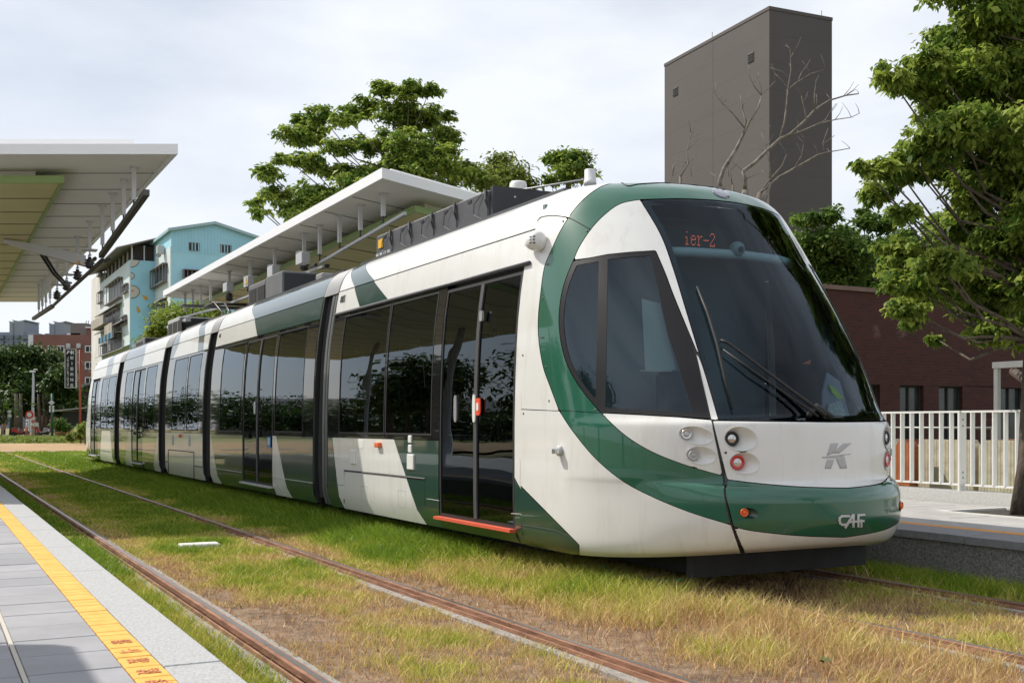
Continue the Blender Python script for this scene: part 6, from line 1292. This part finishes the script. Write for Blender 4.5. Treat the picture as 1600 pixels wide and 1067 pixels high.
# foliage in front of the block, left of the middle canopy
tree('leafy_tree', 'green tree in front of the blue apartment block under the far canopy end', blobs_px([(300,495,26),(275,503,20),(250,506,14),(320,500,30),(245,520,16),(235,528,14),(262,500,20),(290,500,40),(225,532,10),(330,475,20)], 60, 2, 9), [dpt(290,655,60), dpt(290,560,60), dpt(290,500,60)], .20, 16000, M_leaf, 51, .2, .2)
# ================================================================ BROWN BUILDING, DISTANT TOWERS
YD = 170.0; A0 = dpt(52, 523, YD); BD = thing('brown_building', 'brown tiled four-storey building behind the dark trees at far left', 'building', facade_frame((A0.x, A0.y), (1, 0)))
wD = (158-52)/FPX*YD; zD = A0.z; M_br = mat('brown_tiles', (.20,.095,.075), .8, var=.08, vscale=.5); mb = MB(); mb.box(0, wD, 0, 14, 0, zD); mb.build('wall', M_br, BD)
mb = MB(); mb.prism([(0,0),(-.9,9),(-.9,9.2),(0,.3)], 0, zD+.1) if False else mb.box(-.85, -.02, .2, 14, 0, zD); mb.build('white_side', mat('white_wall_far', (.65,.66,.68), .8), BD)
dpx = lambda px: (px-52)/FPX*YD; dz = lambda py: CAMH-(py-HORY)/FPX*YD
M_wf = mat('white_frame', (.6,.6,.58), .6)
for py0, py1 in ((540,551),(565,577),(589,600)):
    for a, b in ((54,66),(75,84),(89,101),(133,148)):
        Mx = Matrix(((1,0,0,0),(0,0,-1,0),(0,1,0,0),(0,0,0,1))); mb = MB(); ring_hollow(mb, Mx @ Matrix.Translation((dpx(a), dz(py1), 0)), dpx(b)-dpx(a), dz(py0)-dz(py1), 0, .12, .14); mb.box((dpx(a)+dpx(b))/2-.06, (dpx(a)+dpx(b))/2+.06, dz(py1)+.1, dz(py0)-.1, 0, .1, Mx); f = mb.build('window', M_wf, BD); mb = MB(); mb.box(dpx(a)+.1, dpx(b)-.1, dz(py1)+.1, dz(py0)-.1, .0, .04, Mx); mb.build('pane', M_gl, f)
for px_ in (108, 124): mb = MB(); mb.bevbox(dpx(px_)-.3, dpx(px_)+.3, -.5, -.02, dz(544), dz(537), .06); mb.build('air_conditioner', M_lightgrey, BD)
for a, b, py, m_ in ((102,127,503,mat('roof_block_grey', (.17,.155,.145), .8)),(127,153,509,M_br),(96,117,519,mat('white_shed', (.7,.7,.7), .7))): mb = MB(); mb.box(dpx(a), dpx(b), 2, 9, zD, dz(py)); mb.build('roof_block', m_, BD)
mb = MB(); mb.box(dpx(127), dpx(154), 1.6, 9.4, dz(511), dz(509)); mb.build('roof_slab', mat('white_shed', (.7,.7,.7), .7), BD)
for px_ in (123, 126.5): mb = MB(); mb.tube([(dpx(px_), 3, dz(505)), (dpx(px_), 3, dz(498))], .06, 5); mb.build('aerial', M_grey, BD)
M_ft = mat('far_tower', (.24,.27,.32), .9); M_ftw = mat('far_tower_window', (.13,.16,.20), .6)  # distance haze is put into these bluish grey colours
def fartower(label, parts, Y, wrows, wcols):
    a = min(p[0] for p in parts); O = dpt(a, 664, Y); T = thing('apartment_tower', label, 'building', facade_frame((O.x, Y), (1, 0))); k = Y/FPX
    for x0, x1, y0, roof in parts:
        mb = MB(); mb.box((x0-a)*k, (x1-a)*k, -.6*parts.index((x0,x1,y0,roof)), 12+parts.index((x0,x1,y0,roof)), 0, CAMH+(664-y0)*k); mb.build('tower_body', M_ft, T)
        if roof:
            z = CAMH+(664-y0)*k; c_ = (x0+x1)/2-a; mb = MB(); h_ = (x1-x0)/2+2; mb.prism([((c_-h_)*k, z+2.2*k), ((c_-h_*.5)*k, z+.8*k), (c_*k, z+.3*k), ((c_+h_*.5)*k, z+.8*k), ((c_+h_)*k, z+2.2*k), ((c_+h_)*k, z+.6*k), (c_*k, z-1.0*k), ((c_-h_)*k, z+.6*k)][::-1], -12.5, .5, Matrix(((1,0,0,0),(0,0,-1,0),(0,1,0,0),(0,0,0,1)))); mb.build('curved_roof', mat('far_roof', (.14,.17,.19), .8), T)
    for px0, px1 in wcols:
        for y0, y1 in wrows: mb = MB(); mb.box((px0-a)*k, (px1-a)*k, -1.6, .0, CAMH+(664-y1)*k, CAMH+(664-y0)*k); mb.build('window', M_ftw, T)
fartower('haze-tinted grey apartment tower with upturned roof at the far left edge', [(-20,51,519,0),(22,38,502,1),(17,22,504,1)], 420, ((524,530),(533,539),(542,548)), ((-14,-4),(0,8),(13,23),(27,33),(37,46)))
fartower('haze-tinted grey tower with upturned roof behind the brown building', [(70,105,521,0),(86,101,504,1),(79,86,507,1)], 430, ((524,530),), ((74,82),))
# ================================================================ SIGN, LAMP, SIGNALS, PEOPLE AND GREENERY AT FAR LEFT
YS = 110.0; SG = thing('street_sign', 'tall black sign with white characters reading The Pier-2 Art Center', 'sign', Matrix.Translation((dpt(110,0,YS).x, YS, 0)))
k = YS/FPX; zc_ = CAMH+(664-575.5)*k; hw, hh = 9.0*k, 30.5*k
mb = MB(); mb.box(-hw, hw, .0, .25, zc_-hh, zc_+hh); mb.build('frame', M_lightgrey, SG); mb = MB(); mb.box(-hw*.86, hw*.86, -.02, -.004, zc_-hh*.965, zc_+hh*.965); mb.build('face', mat('sign_black', (.008,.008,.012), .9), SG)
M_wt = mat('sign_white', (.62,.62,.62), .6)
for i, ch in enumerate('駁2藝術特區'): text_mesh(ch, 6.0*k, Matrix.Translation((hw*.28, -.03, zc_+hh-(14.5+i*8.6)*k)) @ Matrix.Rotation(PI/2, 4, 'X'), M_wt, 'sign_character', SG, ext=.01)
text_mesh('THE PIER-2 ART CENTER', 4.2*k, Matrix.Translation((-hw*.45, -.03, zc_-hh*.16)) @ Matrix.Rotation(PI/2, 4, 'X') @ Matrix.Rotation(-PI/2, 4, 'Z'), M_wt, 'sign_lettering', SG, ext=.01)
for poly in ([(-4,27.5),(-1,27.5),(-4.5,22.5),(-6,22.5)], [(1,28),(2.8,28),(2.8,22),(1,22)], [(3,25.5),(6,28),(6,26),(3.6,24.5)], [(3,24.6),(5,22),(6.5,22),(4,25.4)], [(-1,26),(1,25.4),(1,24),(-1,24.6)]):
    mb = MB(); mb.prism([(x*k, zc_+y*k) for x, y in poly], .0, .02, Matrix(((1,0,0,0),(0,0,-1,-.02),(0,1,0,0),(0,0,0,1)))); mb.build('sign_emblem', M_wt, SG)
px_ = 14.5*k; mb = MB(); mb.tube([(px_, .1, 0), (px_, .1, zc_+hh*.95)], .11, 8); mb.build('post', mat('post_red', (.33,.06,.035), .6), SG, True)
for zz in (.8, .3, -.5): mb = MB(); mb.tube([(hw, .1, zc_+hh*zz), (px_, .1, zc_+hh*zz)], .05, 6); mb.build('bracket', M_grey, SG)
mb = MB(); mb.tube([(px_, .1, zc_+hh*.5), (px_+16*k, .1, zc_-hh*.2)], .03, 5); mb.build('guy_wire', M_grey, SG)
YL = 130.0; kl = YL/FPX; SLp = thing('street_lamp', 'tall pale street lamp in front of the dark trees at far left', 'street lamp', Matrix.Translation((dpt(51.5,0,YL).x, YL, 0)))
mb = MB(); mb.tube([(0,0,0),(0,0,3),(.05,0,CAMH+(664-590)*kl),(0.0,0,CAMH+(664-582)*kl),(-.2,0,CAMH+(664-580)*kl)], [.20,.15,.12,.10,.10], 10); mb.build('pole', mat('lamp_pole', (.42,.44,.47), .5), SLp, True)
mb = MB(); mb.bevbox(-.35, .25, -.15, .15, CAMH+(664-582)*kl, CAMH+(664-579)*kl, .04); mb.build('lamp_head', M_lightgrey, SLp)
mb = MB(); mb.bevbox(.1, .5, -.1, .1, CAMH+(664-578)*kl, CAMH+(664-576.5)*kl, .04); mb.build('lamp_head', M_lightgrey, SLp)
for i in range(4): mb = MB(); mb.lathe([(.21,.8+i*.35),(.21,.97+i*.35)], None, 10); mb.build('stripe', M_wt if i % 2 else mat('stripe_red', (.5,.06,.03), .6), SLp)
def diamond(px, pytop, pybase, Y, label, dark_=True):
    k = Y/FPX; T = thing('signal_post', label, 'signal', Matrix.Translation((dpt(px,0,Y).x, Y, 0))); zt = CAMH+(664-pytop)*k; zd = zt-(14 if dark_ else 2)*k
    mb = MB(); mb.tube([(0,0,0),(0,0,zt)], .10 if dark_ else .05, 8); mb.build('post', mat('post_green', (.01,.07,.05), .5), T, True); r = 5.0*k if dark_ else 3.8*k
    mb = MB(); mb.prism([(-r,0),(0,-r*.8),(r,0),(0,r*.8)], 0, .05, Matrix(((1,0,0,0),(0,0,-1,-.1),(0,1,0,zd),(0,0,0,1)))); mb.build('diamond_sign', M_lightgrey, T)
    for z_, hh_ in ((-6.3, 1.6), (-11.5, 3.2)) if dark_ else ((-6.5, 2.6),):
        for sx in (-1, 1) if dark_ else (0,): mb = MB(); mb.box(sx*2.4*k-1.3*k*(1 if dark_ else 2), sx*2.4*k+1.3*k*(1 if dark_ else 2), -.14, -.06, zd+(z_-hh_)*k, zd+(z_+hh_)*k); mb.build('plate', mat('plate_pale', (.5,.5,.47), .6), T)
diamond(81.5, 615, 688, 86, 'dark green signal post with a diamond board before the far path'); diamond(15.5, 641, 679, 120, 'small post with a white diamond sign near the left frame edge', False)
# dense trees behind
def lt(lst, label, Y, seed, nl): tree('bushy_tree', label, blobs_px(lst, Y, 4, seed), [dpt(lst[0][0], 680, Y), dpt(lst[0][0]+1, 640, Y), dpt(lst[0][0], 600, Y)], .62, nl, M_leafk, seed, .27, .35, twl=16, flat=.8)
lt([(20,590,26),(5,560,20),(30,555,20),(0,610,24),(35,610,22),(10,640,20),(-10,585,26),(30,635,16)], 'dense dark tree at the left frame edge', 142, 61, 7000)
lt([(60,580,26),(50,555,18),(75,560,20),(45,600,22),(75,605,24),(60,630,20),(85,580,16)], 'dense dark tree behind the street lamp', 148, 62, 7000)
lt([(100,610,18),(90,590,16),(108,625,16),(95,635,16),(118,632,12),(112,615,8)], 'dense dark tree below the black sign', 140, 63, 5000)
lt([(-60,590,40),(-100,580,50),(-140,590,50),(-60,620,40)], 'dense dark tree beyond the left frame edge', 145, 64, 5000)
for i, (px_, w_) in enumerate(((25,1.2),(32,1),(60,.9),(68,.9),(74,.9),(5,1),(90,1))):
    mb = MB(); Y = 136+i; b = dpt(px_, 0, Y); mb.tube([(0,0,0),(.1,0,2.5),(.0,0,5)], [.28*w_,.22*w_,.16*w_], 8); o = mb.build('tree_trunk', M_bark, None, True, Matrix.Translation((b.x, Y, 0))); tag(o, 'slim dark tree trunk in the far left grove, %s from the left' % ['third','fourth','fifth','sixth','seventh','first','last one'][i].replace('first','first one'), 'tree trunk', 'trunks in the far left grove')
def shrub(px, py, r, Y, label, seed, m=None, pot=False, nl=1400):
    b = dpt(px, py, Y); k = Y/FPX; T = thing('shrub', label, 'shrub', Matrix.Translation((b.x, Y, 0))); rg = np.random.default_rng(seed); P = rg.normal(0, .42, (nl, 3))*np.array([r*k, r*k, r*k*.8])+np.array([0,0,b.z]); P = P[P[:,2] > .05]; leaves('foliage', P, .22, T, m or M_leaf, seed)
    mb = MB(); mb.tube([(0,0,0),(0,0,b.z)], .05, 6); mb.build('stem', M_bark, T)
    if pot: mb = MB(); mb.lathe([(.25,0),(.36,.5),(.40,.5),(.40,.58),(0,.56)], None, 14); mb.build('pot', mat('terracotta', (.35,.18,.12), .8), T, True)
shrub(92, 662, 11, 100, 'potted bush just right of the signal post', 71, M_leafd, True); shrub(103, 668, 7, 100, 'lower bush beside the potted one', 72, M_leafd); shrub(133, 668, 10, 70, 'bright green bush against the tail of the tram', 73, M_leaf); shrub(126, 676, 9, 72, 'low yellowish bush with pale flowers left of the tram tail', 74, M_leafy); shrub(112, 681, 6, 75, 'low ground bush in the verge near the path', 75, M_leafy)
rg = np.random.default_rng(77); P = np.stack([rg.uniform(-46, -20, 16000), rg.uniform(76, 92, 16000), rg.uniform(0, .35, 16000)], 1); V_t = thing('hedge', 'low green hedge strip along the far side of the brick-coloured path', 'hedge'); V_t['kind'] = 'stuff'; ol = leaves('foliage', P, .25, V_t, M_leafy, 78)
# shed and parked scooters
SH = thing('shed', 'low dark shed with a sloping sheet roof behind the potted bush', 'shed', Matrix.Translation((dpt(97,0,125).x, 125, 0))); mb = MB(); mb.box(0, 4.2, 0, 3, 0, 2.7); mb.build('wall', M_dark, SH); mb = MB(); mb.prism([(-.6,2.7),(4.8,3.2),(4.8,3.32),(-.6,2.82)][::-1], -3.4, .8, Matrix(((1,0,0,0),(0,0,-1,0),(0,1,0,0),(0,0,0,1)))); mb.build('roof', M_grey, SH)
HS = thing('house', 'small house with a grey pitched roof behind the shed', 'house', Matrix.Translation((dpt(127,0,150).x, 150, 0))); mb = MB(); mb.box(0, 4, 0, 6, 0, 6.2); mb.build('wall', mat('house_dark', (.07,.06,.06), .9), HS); mb = MB(); mb.prism([(-.6,6.0),(4.5,7.2),(4.5,7.5),(-.6,6.3)][::-1], -7, 1.2, Matrix(((1,0,0,0),(0,0,-1,0),(0,1,0,0),(0,0,0,1)))); mb.build('roof', mat('house_roof', (.26,.25,.25), .8), HS); mb = MB(); mb.box(-.3, 4.2, -1.2, -.1, 3.6, 3.85); mb.build('canopy', M_lightgrey, HS)
def scooter(px, Y, col, label, rz=0):
    T = thing('scooter', label, 'scooter', Matrix.Translation((dpt(px,0,Y).x, Y, 0)) @ Matrix.Rotation(rz, 4, 'Z'))
    for x in (-.62, .62): mb = MB(); mb.lathe([(.14,-.05),(.25,-.05),(.25,.05),(.14,.05)], Matrix.Translation((x,0,.25)) @ Matrix.Rotation(PI/2, 4, 'X'), 14); mb.build('wheel', M_rubber, T)
    mb = MB(); mb.prism([(-.85,.45),(-.2,.3),(.2,.28),(.45,.35),(.6,.9),(.5,.95),(.35,.45),(.1,.40),(-.15,.45),(-.2,.72),(-.8,.75)][::-1], -.15, .15, Matrix(((1,0,0,0),(0,0,-1,0),(0,1,0,0),(0,0,0,1)))); mb.build('body', mat('scooter'+str(col), col, .3, coat=.6), T)
    mb = MB(); mb.bevbox(-.8, -.15, -.13, .13, .75, .85, .04); mb.build('seat', M_rubber, T); mb = MB(); mb.tube([(.55,0,.9),(.5,0,1.05)], .03, 6); mb.tube([(.5,-.32,1.08),(.5,.32,1.08)], .02, 6); mb.build('handlebar', M_dgrey, T)
for i, (px_, Y, c, lab) in enumerate(((30,132,(.4,.02,.02),'red scooter parked under the trees left of the walking person'),(37,134,(.05,.05,.06),'black scooter parked beside the red one under the trees'),(59,131,(.45,.04,.03),'red scooter parked right of the street lamp'),(66,133,(.3,.3,.32),'silver scooter parked between the lamp and the signal post'),(104,118,(.5,.03,.03),'red scooter parked by the potted bush'),(121,112,(.6,.6,.6),'white scooter parked near the tram tail'),(128,114,(.1,.1,.1),'black scooter parked nearest the tram tail'))): scooter(px_, Y, c, lab, .3+i*.9)
def stand(px, py, Y, label, sh, tr_, rz, **kw): b = dpt(px, py, Y); person('person', label, Matrix.Translation((b.x, Y, 0)) @ Matrix.Rotation(rz, 4, 'Z'), dict(lk=(.12,.10,.50), la=(.22,.10,.09), lt=(.38,.11,.04), rk=(-.02,-.10,.50), ra=(-.22,-.10,.10), rt=(-.08,-.11,.04), le=(-.12,.22,1.15), lh=(.05,.2,.92)), sh, tr_, **kw)
stand(42, 678, 118, 'person in a pale top, white hat and pink trousers walking on the far verge', (.45,.50,.52), (.5,.12,.16), -2.4, hat=(.75,.75,.72))
stand(5.5, 678, 125, 'person in a patterned pinkish top at the left frame edge', (.5,.25,.28), (.3,.2,.2), -2.0)
stand(57, 677, 128, 'person in a pale shirt standing right of the street lamp', (.5,.48,.48), (.08,.08,.1), -1.0)
RS = thing('round_sign', 'red and white round sign left of the street lamp', 'sign', Matrix.Translation((dpt(46.5,0,128).x, 128, 0))); mb = MB(); mb.tube([(0,0,0),(0,0,2.6)], .05, 6); mb.build('post', M_grey, RS); mb = MB(); mb.lathe([(.45,0),(.45,.05),(0,.05)], Matrix.Translation((0,-.05,2.35)) @ Matrix.Rotation(PI/2, 4, 'X'), 18); mb.build('disc', mat('disc_red', (.5,.03,.02), .5), RS); mb = MB(); mb.lathe([(.27,.052),(.27,.07),(0,.07)], Matrix.Translation((0,-.05,2.35)) @ Matrix.Rotation(PI/2, 4, 'X'), 18); mb.build('centre', M_wt, RS)
# ================================================================ WHAT THE FLANK MIRRORS: unseen warehouse and trees added at left for the reflections
WHm = facade_frame((-22, 24), (-.46, .887)); WH = thing('warehouse', 'added long grey warehouse left of the tracks outside the frame, mirrored in the tram windows', 'building', Matrix.Translation((-92, 48, 0)) @ Matrix.Rotation(R(78), 4, 'Z'))
mb = MB(); mb.box(0, 60, 0, 12, 0, 4.2); mb.build('wall', mat('warehouse_wall', (.16,.15,.14), .9, var=.2, vscale=.5), WH)
mb = MB(); mb.prism([(-.6,4.2),(6,6.4),(12.6,4.2)], 0, 60, Matrix(((0,0,1,0),(1,0,0,0),(0,1,0,0),(0,0,0,1)))); mb.build('roof', mat('warehouse_roof', (.12,.12,.125), .8), WH)
for i in range(9): mb = MB(); mb.box(3+i*6.3, 5.2+i*6.3, -.06, 0, 1.2, 3.2); mb.build('window', M_gl, WH)
for i in range(9):  # invented row of trees out of view, there for the window reflections
    s_ = -2-i*6.5; tt = -17-(i % 3)*1.5; b = W(s_, tt, 0); rr = random.Random(i)
    bl = [(b+Vector((rr.uniform(-1.6,1.6), rr.uniform(-1.6,1.6), rr.uniform(3.0,6.2))), rr.uniform(1.0,1.6)) for _ in range(9)]
    tree('bushy_tree', 'added dark tree outside the left frame edge, %s of its row from the viewer' % ['first','second','third','fourth','fifth','sixth','seventh','eighth','ninth'][i], bl, [b, b+Vector((.1,0,2)), b+Vector((0,.1,4))], .42, 2600, M_leafk, 90+i, .27, .2, group='added row of trees left of the tracks', twl=8)

for i in range(13):                             # invented tree belt out of view at left, added to mirror in the windows
    rr = random.Random(100+i); x_, y_ = -84+i*2.1+rr.uniform(-2,2), 46+i*6.2; b = Vector((x_, y_, 0)); h_ = rr.uniform(3.2, 5.4)
    bl = [(b+Vector((rr.uniform(-3.4,3.4), rr.uniform(-3.4,3.4), rr.uniform(1.6,h_))), rr.uniform(1.5,2.2)) for _ in range(9)]
    tree('bushy_tree', 'added low dark tree beyond the left frame edge, number %s of its belt' % ['one','two','three','four','five','six','seven','eight','nine','ten','eleven','twelve','thirteen'][i], bl, [b, b+Vector((.1,0,1.5)), b+Vector((0,.1,3))], .6, 1800, M_leafk, 120+i, .4, .2, group='added belt of low trees beyond the left frame edge', twl=8)
